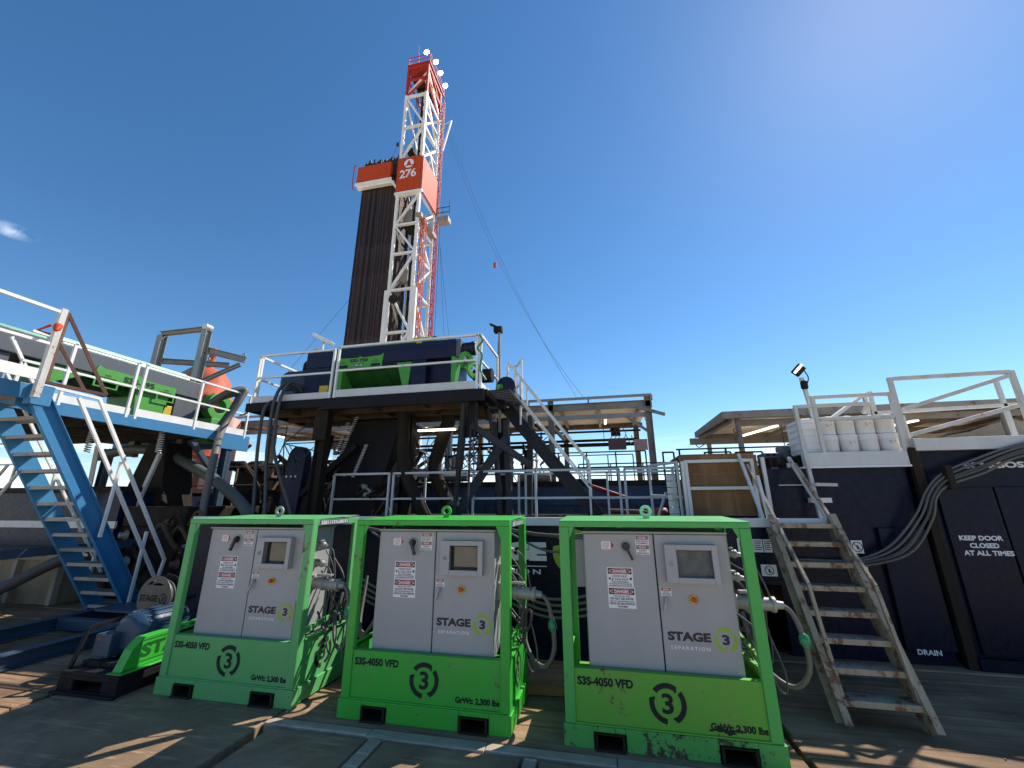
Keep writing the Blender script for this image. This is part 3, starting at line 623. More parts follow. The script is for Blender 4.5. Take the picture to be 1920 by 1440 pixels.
# ---------------- left platform ----------------
t=thing('work_platform','raised left platform with blue edge beams carrying the grey centrifuge','platform',(-10,6.5,0))
b=MB(); b.box(-13.6,-9.09,4.15,8.9,3.44,3.485); b.build('deck','grime',t)
b=MB(); b.box(-9.0898,-9.03,4.15,8.0,3.27,3.49); b.box(-9.0898,-9.03,8.0,8.95,3.10,3.49); b.box(-13.6,-9.09,8.9002,8.96,3.2,3.49); b.build('edge_beam','blue',t,bevel=.004)
b=MB(); b.box(-13.6,-8.12,2.6,4.12,3.30,3.475); b.build('landing_deck','brownsteel',t)
b=MB(); b.box(-8.1198,-8.06,2.4,4.16,3.27,3.49); b.box(-9.0,-8.12,4.1202,4.165,3.27,3.49); b.box(-8.12,-8.0,4.05,4.3,3.20,3.5); b.build('landing_beam','blue',t,bevel=.004)
for x,y in ((-9.15,8.45),(-13.2,8.6),(-13.2,4.4)):
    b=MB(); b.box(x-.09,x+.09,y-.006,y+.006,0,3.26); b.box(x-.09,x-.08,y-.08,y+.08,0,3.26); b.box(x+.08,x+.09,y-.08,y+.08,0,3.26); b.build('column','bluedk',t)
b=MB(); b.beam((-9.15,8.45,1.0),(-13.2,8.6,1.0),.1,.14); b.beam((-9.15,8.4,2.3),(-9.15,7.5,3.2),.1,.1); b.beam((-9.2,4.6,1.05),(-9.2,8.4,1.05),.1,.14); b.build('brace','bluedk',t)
for y in (5.0,5.9,6.8,7.7): MB().box(-13.5,-9.1,y-.05,y+.05,3.28,3.4398).build('joist','grime',t)
for y in (4.6,6.4): MB().box(-9.3,-9.095,y,y+1.2,3.40,3.438).build('bearing_bar','grime',t)
W1=lambda n,l,p,z,h,q,**k: guardrail(n,l,p,z,h,q,group='white pipe railings round the platforms',**k)
W1('guard_railing','white railing with toe board along the front half of the left platform',[(-9.05,4.35),(-9.05,6.05)],3.49,1.07,[(-9.05,4.95),(-9.05,6.0)],toe=.13)
W1('guard_railing','white railing with toe board along the rear half of the left platform',[(-9.05,6.14),(-9.05,8.8)],3.49,1.07,[(-9.05,6.16),(-9.05,7.4),(-9.05,8.78)],toe=.15)
W1('guard_railing','white railing with peeling paint beside the brown swing gate at the far left landing',[(-7.75,1.2),(-7.75,3.95)],3.5,1.06,[(-7.75,3.05)],toe=.16,m='white')
MB_=MB(); MB_.beam((-7.76,3.98,3.25),(-7.76,3.98,4.62),.075,.075); tag(MB_.build('gate_post','whiteold',bevel=.004),'peeling white and yellow gate post at the top of the blue staircase','post')
tag(MB().use('orange').lathe((-7.70,3.95,4.34),(.3,-.2,-.4),[(0,.03),(.02,.05),(.1,.045),(.16,.02)],10).tube([(-7.75,3.9,4.33),(-7.9,3.85,4.24),(-7.82,3.95,4.21)],.018).build('rope_knot'),'orange rope wrapped round the peeling gate post','rope')
t=thing('swing_gate','brown rusty triangular swing gate standing over the blue staircase','gate',(-7.8,4.0,3.5))
b=MB(); g0=Vector((-7.80,4.06,3.50)); g1=Vector((-7.80,4.06,4.60)); g2=Vector((-7.53,4.66,3.44))
b.beam(g0,g1,.05,.05); b.beam(g1,g2,.045,.045); b.beam(g0,g2,.045,.045); b.beam(g0+Vector((0,0,.62)),g0.lerp(g2,.62),.04,.04); b.build('gate_frame','rust',t,bevel=.003)
# ---------------- left centrifuge ----------------
def text_centrifuge(): pass
t=thing('decanter_centrifuge','grey decanter centrifuge with green hopper and pale green lid on the left platform','centrifuge',(-10.1,6,3.49))
b=MB(); b.box(-10.9,-9.75,2.6,7.85,4.50,4.915); b.build('casing','slate',t,bevel=.02)
b=MB(); b.lathe((-10.3,4.1,4.90),Y,[(0,.14),(.02,.2),(3.6,.2),(3.62,.15)],20); b.build('bowl_cover','mint',t)
b=MB(); b.prism([(-10.88,4.917),(-9.77,4.917),(-9.80,4.99),(-9.93,5.08),(-10.3,5.14),(-10.6,5.08),(-10.85,5.02)],(0,4.95,0),X,Z,(0,2.5,0)); b.build('lid_plate','mint',t,bevel=.01)
for y in (2.95,3.8): MB().box(-10.6,-9.80,y,y+.55,3.6,4.49).build('support_leg','navy2' if y<3 else 'slate',t)
b=MB(); b.prism([(6.35,4.498),(7.1,4.498),(6.98,3.72),(6.45,3.72)],(-10.6,0,0),Y,Z,(.8,0,0)); b.build('hopper','hopper',t,bevel=.004); b=MB(); b.prism([(4.75,4.498),(5.55,4.498),(4.95,4.15),(4.75,4.12)],(-10.6,0,0),Y,Z,(.8,0,0)); b.build('hopper','hopper',t,bevel=.004)
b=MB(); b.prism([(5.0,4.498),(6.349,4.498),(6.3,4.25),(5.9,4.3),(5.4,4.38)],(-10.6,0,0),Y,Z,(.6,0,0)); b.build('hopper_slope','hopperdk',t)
b=MB(); b.box(-9.7498,-9.735,5.55,7.15,4.38,4.62); b.prism([(5.55,4.62),(5.58,4.70),(5.66,4.65),(6.28,4.65),(6.35,4.69),(6.4,4.62)],(-9.7495,0,0),Y,Z,(.0145,0,0)); b.box(-9.7498,-9.735,5.55,5.58,4.26,4.3795); b.box(-9.7498,-9.735,5.95,5.98,4.26,4.3795);b.box(-9.7498,-9.735,5.58,5.95,4.26,4.285); b.box(-9.7498,-9.735,6.75,6.78,4.26,4.3795); b.box(-9.7498,-9.735,7.12,7.15,4.26,4.3795);b.box(-9.7498,-9.735,6.78,7.12,4.26,4.285); np_=b.build('name_plate','hopper',t)
b=MB().use('void').text('S3S-195',(-9.732,6.05,4.46),Y,Z,.62,.13,.05); b.text('NO',(-9.732,5.72,4.5),Y,Z,.1,.035).text('STEPPING',(-9.732,5.62,4.45),Y,Z,.3,.03).text('NO',(-9.732,6.9,4.5),Y,Z,.1,.035).text('STEPPING',(-9.732,6.8,4.45),Y,Z,.28,.03)
b.use('slate').box(-9.7345,-9.7325,6.1,6.55,4.385,4.445); b.use('signwhite').text('1001 LBS',(-9.7318,6.13,4.392),Y,Z,.38,.045); b.build('stencil_lettering',None,np_)
b=MB(); b.box(-10.3,-9.78,6.25,7.0,3.68,3.78); b.box(-9.95,-9.8,7.0,7.2,3.78,4.2); b.build('yellow_bracket','yellow',t,bevel=.01)
b=MB(); b.box(-10.5,-9.78,7.22,7.80,3.6,4.49); b.build('end_leg','slate',t,bevel=.01)
b=MB(); b.use('orange').box(-9.749,-9.745,7.7,7.85,4.62,4.72).build('sticker',None,t)
b=MB(); b.ring((-9.95,8.35,4.45),X,.36,.18,.22,0,360,28); b.box(-10.2,-9.7,8.15,8.5,3.5,4.12); b.build('belt_guard','hopper',t,bevel=.01)
b=MB(); b.lathe((-10.4,8.12,4.4),Y,[(0,.25),(.45,.25),(.5,.15)],20); b.build('drive_motor','navy2',t)
# yellow handles/lift points on top
for y in (3.4,4.2): MB().beam((-10.2,y,4.99),(-10.2,y+.35,4.99),.05,.04).build('lift_bar','yellow',t)
b=MB(); b.beam((-10.0,3.6,4.93),(-10.0,3.6,5.12),.02,.02); b.beam((-10.0,3.6,5.12),(-10.0,3.95,5.12),.02,.02); b.beam((-10.0,3.95,4.93),(-10.0,3.95,5.12),.02,.02); b.build('grab_handle','white',t); t.location=Vector(t.location)+Vector((0,.2,-.2))
# ---------------- grey lifting frame, orange vessel ----------------
t=thing('lifting_gantry','weathered grey steel lifting frame standing behind the left centrifuge','steel frame',(-10.9,8.2,3.5))
def ibeam(b,a,c,w,h,up=(0,0,1)):
    a=Vector(a);c=Vector(c);d=(c-a).normalized();u=Vector(up); r=d.cross(u).normalized();u=r.cross(d).normalized()
    b.beam(a,c,.014,h-.03,u)
    for s in (-1,1): b.beam(a+u*(s*(h/2-.007)),c+u*(s*(h/2-.007)),w,.014,u)
for (x,y) in ((-12.22,8.5),(-10.66,8.5)): b=MB(); ibeam(b,(x,y,3.0),(x,y,6.5),.18,.18,(0,1,0)); b.build('column','steelgrey',t)
b=MB(); ibeam(b,(-12.3,8.5,6.56),(-10.58,8.5,6.56),.12,.12); b.build('top_beam','brownsteel',t)
b=MB(); ibeam(b,(-12.2,8.6,5.75),(-10.9,9.6,5.85),.14,.14); ibeam(b,(-10.66,8.6,5.95),(-9.7,9.0,5.72),.16,.16); ibeam(b,(-10.66,8.6,5.0),(-9.85,9.0,5.6),.10,.10); ibeam(b,(-11.4,9.2,5.62),(-10.7,8.6,5.8),.12,.12); b.beam((-11.6,9.2,5.75),(-12.0,8.6,5.0),.09,.09); b.build('cantilever','steelgrey',t)
for p in ((-9.75,8.98,5.86),(-11.3,9.25,5.95)): MB().ring(p,NY,.06,.03,.02).build('lifting_lug','steelgrey',t)
MB().lathe((-10.66,8.40,6.60),(0,1,0),[(0,.09),(.2,.09)],14).build('pipe_end','lightgrey',t)
t=thing('degasser_vessel','faded orange-red round vessel behind the left centrifuge','vessel',(-12.1,10.2,3))
b=MB(); b.lathe((-12.45,10.3,3.2),Z,[(0,.72),(1.75,.72),(1.77,.8),(1.9,.8),(1.92,.72),(2.45,.66),(2.75,.45),(2.86,.2),(2.88,.10),(3.35,.10),(3.42,.17),(3.55,.15),(3.62,.05)],32); b.build('shell','coral',t)
b=MB()
for i in range(30): a=2*math.pi*i/30; b.lathe((-12.45+math.cos(a)*.77,10.3+math.sin(a)*.77,4.93),Z,[(0,.025),(.2,.025)],6)
b.build('flange_bolts','orange',t)
b=MB().tube(curve([(-11.2,10.0,3.8),(-10.6,10.0,3.8),(-10.2,10.1,3.4)]),.12,12).build('outlet_pipe','coral',t)
# ---------------- hoses at left ----------------
hose('suction_hose',[(-12.9,8.2,3.0),(-11.6,8.0,3.12),(-10.4,7.9,3.0),(-9.3,7.8,2.62),(-8.3,7.7,2.2),(-7.2,7.4,1.62),(-6.6,6.9,1.1)],.115,'greenhose','thick grey-green ribbed suction hose slanting below the left platform',n=14)
hose('bulk_hose',[(-9.6,8.0,4.1),(-9.2,8.2,4.52),(-9.0,8.5,4.66),(-8.98,8.4,4.35),(-9.0,8.1,3.6),(-8.2,7.3,2.8),(-8.1,7.2,1.9),(-7.95,7.1,1.0)],.075,'rubberlt','thick worn grey hose draped over the left platform railing and hanging down',n=12)
hose('bulk_hose',[(-10.0,8.0,3.95),(-9.4,8.2,4.36),(-9.1,8.4,4.5),(-9.06,8.3,4.15),(-9.2,8.1,3.55)],.06,'rubber','dark hose bent over the left railing beside the thick grey hose',n=12)
hose('air_hose',[(-9.0,8.5,3.98),(-8.3,8.0,3.9),(-7.5,7.4,4.05)],.022,'rubber','thin black hose spanning from the left platform to the centre platform')
for i,(x,x2,z0,lb) in enumerate([(-6.95,-6.72,4.05,'leftmost of three dark hoses hanging under the centre platform'),(-6.72,-6.45,4.28,'middle of three dark hoses hanging under the centre platform'),(-6.58,-5.85,4.3,'rightmost hanging dark hose, curving towards the leftmost skid')]):
    hose('hanging_hose',[(x+.12,7.65,z0-.15),(x+.06,7.3,z0+(.05 if i else -.1)),(x,7.12,z0-.35),(x+.02,7.1,3.0),(x-.0+(x2-x)*.35,7.1,2.4),(x2,7.05,1.55),(x2+.1,6.9,1.0)],.034,'rubber',lb,group='dark hoses hanging under the centre platform',n=10)
# ---------------- tan skid, far tank and things under the left platform ----------------
t=thing('tank_skid','tan steel skid wall with upright ribs under a dark tank at the left edge','tank skid',(-12,6.4,0))
b=MB(); b.box(-17,-10.1,6.35,9.2,0,.78); b.build('wall','tanpaint',t); MB().box(-17,-10.05,6.22,9.2,.782,.95).build('top_rail_beam','tanpaint',t,bevel=.006)
for x in (-16.2,-14.9,-13.6,-12.4,-11.2,-10.1): b=MB(); b.prism([(-.05,.78),(.05,.78),(.05,.02),(-.05,.02)],(x,6.25,0),X,Z,(0,.0998,0)); b.build('rib','brownsteel',t)
t=thing('mud_tank','dark blue-grey tank with a white stripe behind the blue staircase','tank',(-13,7.5,.95))
MB().box(-17,-9.9,6.9,9.1,.952,2.05).build('tank_wall','navy2',t); MB().box(-17,-9.85,6.86,6.899,1.32,1.46).build('white_stripe','white',t); MB().box(-17,-9.85,6.80,9.15,2.052,2.16).build('rim','grime',t)
t=thing('chute_hopper','dark tapered rubber chute hanging under the left platform','hopper',(-10.3,7.8,1))
b=MB(); b.add([(-10.5,7.6,3.2),(-9.95,7.6,3.2),(-9.95,8.2,3.2),(-10.5,8.2,3.2),(-11.0,7.5,1.25),(-9.55,7.5,1.25),(-9.55,8.3,1.25),(-11.0,8.3,1.25)],[(0,1,2,3),(7,6,5,4),(0,4,5,1),(1,5,6,2),(2,6,7,3),(3,7,4,0)]); b.build('chute','grime',t)
b=MB()
for j in range(26): f=j/26; b.lathe((-9.93+.4*f+.02*math.sin(j),7.55,3.1-1.9*f),(0,0,1),[(0,.02),(.05,.03),(.055,.02)],5)
b.build('chain','dark',t)
for i,(x,y,lb) in enumerate([(-10.6,6.5,'coil spring under the left platform behind the white handrail'),(-9.3,6.95,'coil spring hanging below the blue edge beam')]):
    b=MB(); b.tube([(x+math.cos(a*.9)*.05,y+math.sin(a*.9)*.05,2.85+a*.007) for a in range(0,72)],.012,6); tag(b.build('coil_spring','lightgrey'),lb,'spring','coil springs below the left platform')
for i,(x0,y0,x1,y1,z0,z1,lb) in enumerate([(-10.9,7.0,-10.5,6.6,.9,3.0,'grey slanted prop beneath the left platform, left one'),(-10.1,7.2,-9.7,7.3,.95,2.9,'grey slanted prop beneath the left platform, right one')]):
    tag(MB().beam((x0,y0,z0),(x1,y1,z1),.07,.07).build('prop','lightgrey'),lb,'prop','grey props under the left platform')
t=thing('silo_stack','faded pink-red bulk tanks on a frame seen under the left platform','bulk tank',(-15.5,13,0))
for x in (-17.2,-16.0,-14.9): b=MB().lathe((x,13.5,1.9),Z,[(0,.2),(.4,.52),(3.2,.52),(3.3,.3)],20); b.build('tank_body','pink',t)
b=MB()
for x in (-17.8,-16.6,-15.45,-14.3): b.beam((x,12.9,0),(x,12.9,5),.12,.12)
for z in (1.8,3.0): b.beam((-17.8,12.9,z),(-14.3,12.9,z),.08,.08)
b.build('frame','whiteold',t)
for k in (0,1):
    z=2.55+.5*k; 
b=MB(); b.box(-16,-9.5,9.6,12.0,0,1.55); tag(b.build('equipment_skid','rust'),'dark rusty equipment skid behind the hanging hoses','skid')
random.seed(11)
t=thing('engine_unit','black engine and pump clutter between the left and centre platforms','engine',(-9,10,1.5))
for j in range(34):
    x=random.uniform(-10.9,-6.2); y=random.uniform(9.6,11.2); r=random.uniform(.07,.2); z=random.uniform(1.7,3.05)
    if j%3==0: MB().lathe((x,y,z),(1,random.uniform(-.3,.3),0),[(0,r*.7),(.03,r),(.45,r),(.5,r*.5)],14).build('cylinder','grime',t)
    elif j%3==1: MB().box(x-.2,x+.2,y-.2,y+.2,z-.2,z+.15).build('housing','dark',t,bevel=.02)
    else: MB().tube(curve([(x-.4,y-.2,z),(x-.1,y-.3,z+.25),(x+.2,y-.2,z+.1),(x+.5,y,z-.3)]),.04,8).build('pipe','grime',t)
MB().box(-11,-7.1,9.8,11.3,1.56,2.1).build('bed','dark',t); MB().box(-10.6,-9.0,10.2,11.2,2.1,2.75).build('hood','grime',t,bevel=.04); MB().box(-8.4,-6.9,10.4,11.4,2.1,3.0).build('radiator','dark',t,bevel=.03)
guardrail('guard_railing','dark reddish pipe railing behind the hanging hoses',[(-11.2,9.3),(-6.6,9.3)],1.75,1.0,[(-11.2,9.3),(-9.6,9.3),(-8.0,9.3),(-6.6,9.3)],m='rust',r=.02,sq=False)
t=thing('pump_housing','dark pump housing in the shade behind the blue staircase handrail','pump housing',(-8.3,7,0))
MB().box(-9.95,-6.35,7.0,8.9,0,1.35).build('housing','dark',t,bevel=.02); MB().box(-9.8,-8.2,6.95,8.9,1.352,1.75).build('hood','grime',t,bevel=.03)
random.seed(9)
for k in range(16):
    x=random.uniform(-9.6,-6.5); z=random.uniform(.2,1.5)
    if k%2: MB().tube(curve([(x,6.9,z),(x+.3,6.8,z+.25),(x+.6,6.85,z-.1),(x+.8,6.95,z-.3)]),random.uniform(.02,.05),8).build('pipe',random.choice(['grime','rubberlt','understeel']),t)
    else: MB().lathe((x,6.95,z),(random.uniform(-.5,.5),-1,0),[(0,.1),(.03,.1),(.035,.06),(.12,.06),(.13,.03)],12).build('fitting',random.choice(['steelgrey','grime','rust']),t)
# white leaning frames and piping at the far left
guardrail('guard_railing','white railing on top of the dark tank at the far left edge',[(-17,6.95),(-13.4,6.95)],2.16,1.05,[(-15.8,6.95),(-14.5,6.95),(-13.4,6.95)],m='white')
for i,(a,c,lb) in enumerate([((-12.4,5.6,.0),(-11.7,6.2,2.6),'white slanted ladder rail at the left edge, nearer one'),((-12.9,5.6,.0),(-12.2,6.2,2.6),'white slanted ladder rail at the left edge, farther one')]):
    tag(MB().tube([a,c],.03,8).build('ladder_rail','white'),lb,'ladder rail','white slanted ladder rails')
hose('suction_hose',[(-13.5,5.3,.35),(-11.8,5.4,.12),(-10.8,5.7,.25),(-10.0,6.1,.75),(-9.6,6.3,.95)],.10,'rubber','thick dark hose lying along the ground before the tan skid',n=12)
for i in range(7):
    x=-19+i*2.6; 
    b=MB(); y=16+(i%3); b.box(x,x+2.2,y,y+3,0,2.1+.35*(i%2)); tag(b.build('equipment_box',['grime','bluecont','slate','rust','tanpaint','lightgrey','bluedk'][i]),['low dark equipment box far behind the blue staircase, leftmost','blue box far behind the staircase','slate grey box far behind the chute','rusty box behind the pink tanks','tan box behind the hanging hoses','pale grey box behind the black engine','shaded blue box behind the centre platform left leg'][i],'equipment box','equipment boxes in the background')
# ---------------- centre platform ----------------
t=thing('work_platform','raised centre platform on dark legs carrying the navy centrifuge','platform',(-4.8,7.3,0))
b=MB(); b.box(-7.45,-2.42,7.25,9.3,3.86,3.90); b.build('deck','grime',t)
# grating bay on the right as real bars
b=MB()
for i in range(26): x=-3.5+i*.052; b.box(x,x+.006,7.3,9.3,3.862,3.9) if x>-2.42 else None
for i in range(24): x=-2.415+i*.034; b.box(x,x+.005,7.3,9.35,3.865,3.9)
for i in range(16): y=7.32+i*.13; b.box(-2.415,-1.64,y,y+.008,3.872,3.894)
b.build('grating','dark',t)
b=MB(); b.box(-7.45,-5.6,7.18,7.2498,3.72,3.90); b.box(-5.5998,-2.10,7.16,7.2298,3.66,3.90); b.box(-2.12,-2.05,7.23,8.7,3.78,3.90); b.box(-7.5,-7.4502,7.18,9.3,3.72,3.90); b.build('edge_beam','dark',t,bevel=.006)
b=MB()
for y in (7.8,8.4,9.0): b.box(-7.4,-2.45,y-.05,y+.05,3.68,3.8598)
for x in (-6.6,-5.7,-4.6,-3.5,-2.6): b.box(x-.04,x+.04,7.25,9.3,3.70,3.8595)
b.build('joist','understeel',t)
for i,(x,y,m_) in enumerate(((-5.68,7.45,'grime'),(-2.42,7.42,'dark'),(-4.15,8.3,'grime'),(-5.6,9.1,'grime'),(-2.2,9.1,'dark'))):
    b=MB(); z0=0 if i!=1 else 3.0
    b.box(x-.11,x+.11,y-.008,y+.008,z0,3.70); b.box(x-.11,x-.098,y-.1,y+.1,z0,3.70); b.box(x+.098,x+.11,y-.1,y+.1,z0,3.70); b.build('column',m_,t,bevel=.003)
b=MB(); b.box(-5.83,-5.52,7.3,7.34,3.05,3.72); b.build('column_plate','grime',t,bevel=.004)
b=MB(); b.lathe((-2.72,7.42,1.3),(.07,0,1),[(0,.05),(1.1,.05),(1.12,.075),(2.3,.075),(2.32,.095),(2.5,.095)],16); b.lathe((-2.73,7.42,1.75),Z,[(0,.11),(.08,.11)],16); b.build('prop_jack','slatedk',t)
b=MB(); b.beam((-2.42,7.42,3.25),(-1.35,7.9,2.5),.09,.12); b.beam((-2.42,7.42,3.22),(-2.45,7.42,1.6),.03,.05); b.beam((-2.72,7.5,1.55),(-1.95,8.3,3.1),.09,.16); b.beam((-1.95,8.4,3.5),(-1.80,8.4,0),.12,.12); b.beam((-2.25,8.5,3.5),(-1.95,8.45,0),.1,.1); b.beam((-1.55,9.2,3.75),(-1.65,9.2,0),.12,.12); b.build('brace','slatedk',t)
b=MB(); b.beam((-2.30,8.2,3.74),(-2.0,8.2,2.0),.05,.05); b.build('hanger','slatedk',t)
W1('guard_railing','white railing and toe board at the left front of the centre platform, by the motor',[(-7.40,7.25),(-5.49,7.25)],3.92,1.09,[(-7.40,7.25),(-5.5,7.25)],toe=.14,toem='lightgrey')
W1('guard_railing','white railing and toe board in front of the navy centrifuge',[(-5.38,7.22),(-2.24,7.22)],3.92,1.12,[(-5.37,7.22),(-2.26,7.22)],toe=.16,toem='lightgrey')
W1('guard_railing','white railing on the right end of the centre platform',[(-2.20,7.24),(-2.20,8.6)],3.92,1.12,[(-2.20,7.26),(-2.20,8.58)],toe=.15)
W1('guard_railing','white railing on the left end of the centre platform',[(-7.42,7.3),(-7.42,9.2)],3.92,1.09,[(-7.42,7.34),(-7.42,9.2)])
W1('guard_railing','white railing round the top landing of the dark stairs',[(-2.15,9.4),(-1.9,9.4),(-1.65,8.85)],3.92,1.15,[(-2.15,9.4),(-1.9,9.4),(-1.68,8.85)],r=.019)
tag(MB().tube(curve([(-2.22,7.22,5.05),(-2.15,7.2,4.9),(-2.25,7.2,4.75),(-2.16,7.2,4.6),(-2.2,7.24,4.3),(-2.1,7.3,4.1)]),.02,6).build('rope','capgreen'),'green rope wound on the corner post of the centre platform railing','rope')
tag(MB().tube(curve([(-2.18,9.2,3.9),(-1.98,9.3,4.3),(-2.0,9.3,4.0)]),.012,6).build('rope','lightgrey'),'pale rope on the stair landing of the centre platform','rope')
# ---------------- centre centrifuge ----------------
t=thing('decanter_centrifuge','navy decanter centrifuge with green hopper on the centre platform','centrifuge',(-4.8,8,3.9))
b=MB(); b.box(-6.44,-2.84,7.55,8.5,4.74,5.15); b.box(-6.44,-6.03,7.56,8.5,4.0,4.7398); b.box(-6.0298,-5.66,7.56,8.5,4.32,4.7398); b.box(-3.84,-3.50,7.56,8.5,3.92,4.7398); b.box(-3.4998,-2.9,7.75,8.5,3.92,4.7398); b.build('casing','navy2',t,bevel=.012)
MB().box(-2.8395,-2.74,7.56,8.45,4.74,5.14).build('end_plate','slate',t,bevel=.006)
b=MB(); b.box(-5.65,-3.3,7.57,8.45,5.1505,5.22); b.build('lid_plate','hopper',t); b=MB(); b.lathe((-5.5,8.05,5.14),X,[(0,.15),(.05,.2),(2.2,.2),(2.25,.15)],18); b.build('bowl_cover','mint',t)
MB().box(-3.85,-3.45,7.565,7.70,5.2205,5.26).build('lid_latch','lime',t)
b=MB(); b.prism([(-5.655,4.73),(-5.50,4.73),(-5.50,3.93),(-5.655,3.93)],(0,7.58,0),X,Z,(0,.8,0)); b.build('hopper','hopper',t,bevel=.004); b=MB(); b.prism([(-4.2,4.73),(-3.85,4.73),(-3.92,4.05),(-4.0,4.05)],(0,7.60,0),X,Z,(0,.7,0)); b.build('hopper','hopper',t,bevel=.004)
b=MB(); b.add([(-5.49,7.7,4.6),(-4.2,7.7,4.6),(-4.05,8.4,4.0),(-5.49,8.4,4.0),(-5.49,7.72,4.64),(-4.2,7.72,4.64),(-4.05,8.42,4.04),(-5.49,8.42,4.04)],[(0,1,2,3),(7,6,5,4),(0,4,5,1),(1,5,6,2),(2,6,7,3),(3,7,4,0)])
for k in range(4): b.beam((-5.3+k*.38,7.68,4.62),(-5.1+k*.38,8.35,4.04),.03,.06)
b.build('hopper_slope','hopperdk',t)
b=MB(); b.prism([(-5.60,4.66),(-4.53,4.66),(-4.50,4.96),(-4.57,4.915),(-5.0,4.89),(-5.06,4.925),(-5.12,4.89),(-5.52,4.90),(-5.58,4.93)],(0,7.535,0),X,Z,(0,.0145,0)); np_=b.build('name_plate','hopper',t)
b=MB().use('void').text('S3S-T50',(-5.31,7.533,4.79),X,Z,.44,.078,.05); 
for x in (-5.57,-4.79): b.box(x,x+.22,7.532,7.5345,4.67,4.735).text('NO',(x+.08,7.533,4.82),X,Z,.06,.022).text('STEPPING',(x+.02,7.533,4.775),X,Z,.18,.02)
b.use('navy2').box(-5.22,-4.97,7.532,7.5345,4.69,4.75).use('signwhite').text('1000 LBS',(-5.205,7.531,4.70),X,Z,.22,.04); b.build('stencil_lettering',None,np_)
b=MB(); b.use('yellow').box(-3.75,-3.62,7.547,7.5495,5.12,5.20); b.box(-6.28,-6.18,7.547,7.5495,5.15,5.22); b.build('caution_sticker',None,t)
MB().box(-6.02,-5.80,7.55,7.60,4.05,4.31).build('yellow_bracket','yellow',t,bevel=.008)
b=MB(); b.lathe((-7.18,7.95,4.52),X,[(0,.22),(.03,.30),(.10,.32),(.11,.29),(.65,.29),(.67,.2)],28); b.box(-7.0,-6.6,7.6,8.2,3.93,4.25)
for i in range(18): a=2*math.pi*i/18; b.beam((-7.02,7.95+math.cos(a)*.295,4.52+math.sin(a)*.295),(-6.58,7.95+math.cos(a)*.295,4.52+math.sin(a)*.295),.012,.03,(0,math.cos(a),math.sin(a)))
b.build('drive_motor','motor',t,label='large blue finned drive motor')
MB().tube(curve([(-6.75,7.9,4.72),(-6.65,7.8,4.95),(-6.46,7.75,4.98)]),.05,10).build('conduit','grime',t)
b=MB(); b.lathe((-2.73,7.75,4.97),X,[(0,.14),(.18,.14),(.19,.155),(.27,.155),(.28,.10)],24); b.build('back_motor','navy2',t)
b=MB().use('lightgrey').ring((-2.44,7.75,4.97),X,.145,.12,.01); 
for i in range(6): b.ring((-2.44,7.75,4.97),X,.10-.016*i,.093-.016*i,.006)
b.build('fan_cover',None,t)
b=MB(); b.ring((-2.66,7.65,4.66),(1,-.5,0),.20,.10,.06); b.ring((-2.48,7.62,4.44),(1,-.5,0),.20,.10,.06); b.prism([(-2.93,4.78),(-2.78,4.70),(-2.86,4.1),(-2.93,4.1)],(0,7.55,0),X,Z,(0,.2,0)); b.build('belt_guard','hopper',t,bevel=.004)
b=MB(); b.lathe((-2.5,7.8,4.35),X,[(0,.15),(.4,.15)],16); b.box(-2.9,-2.3,7.7,8.3,3.92,4.1); b.build('gearbox','dark',t)
b=MB(); b.lathe((-1.95,8.55,4.25),(.1,-1,0),[(0,.16),(.05,.2),(.3,.2)],20); tag(b.build('blower','navy2'),'small dark blower behind the right end of the centre platform','blower')
b=MB(); b.ring((-2.05,8.2,4.1),(.9,-.3,0),.16,.08,.05); tag(b.build('guard_ring','hopper'),'green guard ring at the right end of the centre platform','guard')
b=MB(); b.lathe((-3.42,7.8,5.28),NY,[(0,.065),(.06,.065)],16); b.beam((-3.42,7.78,5.15),(-3.42,7.78,5.23),.05,.04); tag(b.build('gauge','motor'),'small round gauge on top of the navy centrifuge','gauge')
t=thing('flood_light','white angled floodlight on the railing left of the navy centrifuge','floodlight',(-6.6,8.4,3.9))
b=MB(); b.beam((-6.76,8.4,3.9),(-6.76,8.4,5.80),.05,.05); b.build('pole','lightgrey',t); b=MB(); b.beam((-7.0,8.35,5.96),(-6.45,8.35,5.66),.18,.09); b.build('lamp_housing','white',t,bevel=.01)
tag(MB().ring((-6.93,8.45,5.50),NY,.10,.07,.06).build('cable_coil','rubber'),'coil of black cable beside the white floodlight','cable coil')
t=thing('light_pole','thin grey light pole with lamp head at the stair landing of the centre platform','light pole',(-2.18,8.7,3.9))
b=MB(); b.beam((-2.17,8.72,3.3),(-2.19,8.72,5.72),.05,.05); b.build('pole','steelgrey',t); b=MB(); b.tube([(-2.22,8.72,5.5),(-2.22,8.72,4.6)],.01,6); b.build('conduit','rubber',t); b=MB(); b.box(-2.32,-2.12,8.64,8.8,5.72,5.86); b.beam((-2.42,8.7,5.95),(-2.2,8.7,5.83),.1,.04); b.build('lamp_housing','grime',t,bevel=.01)
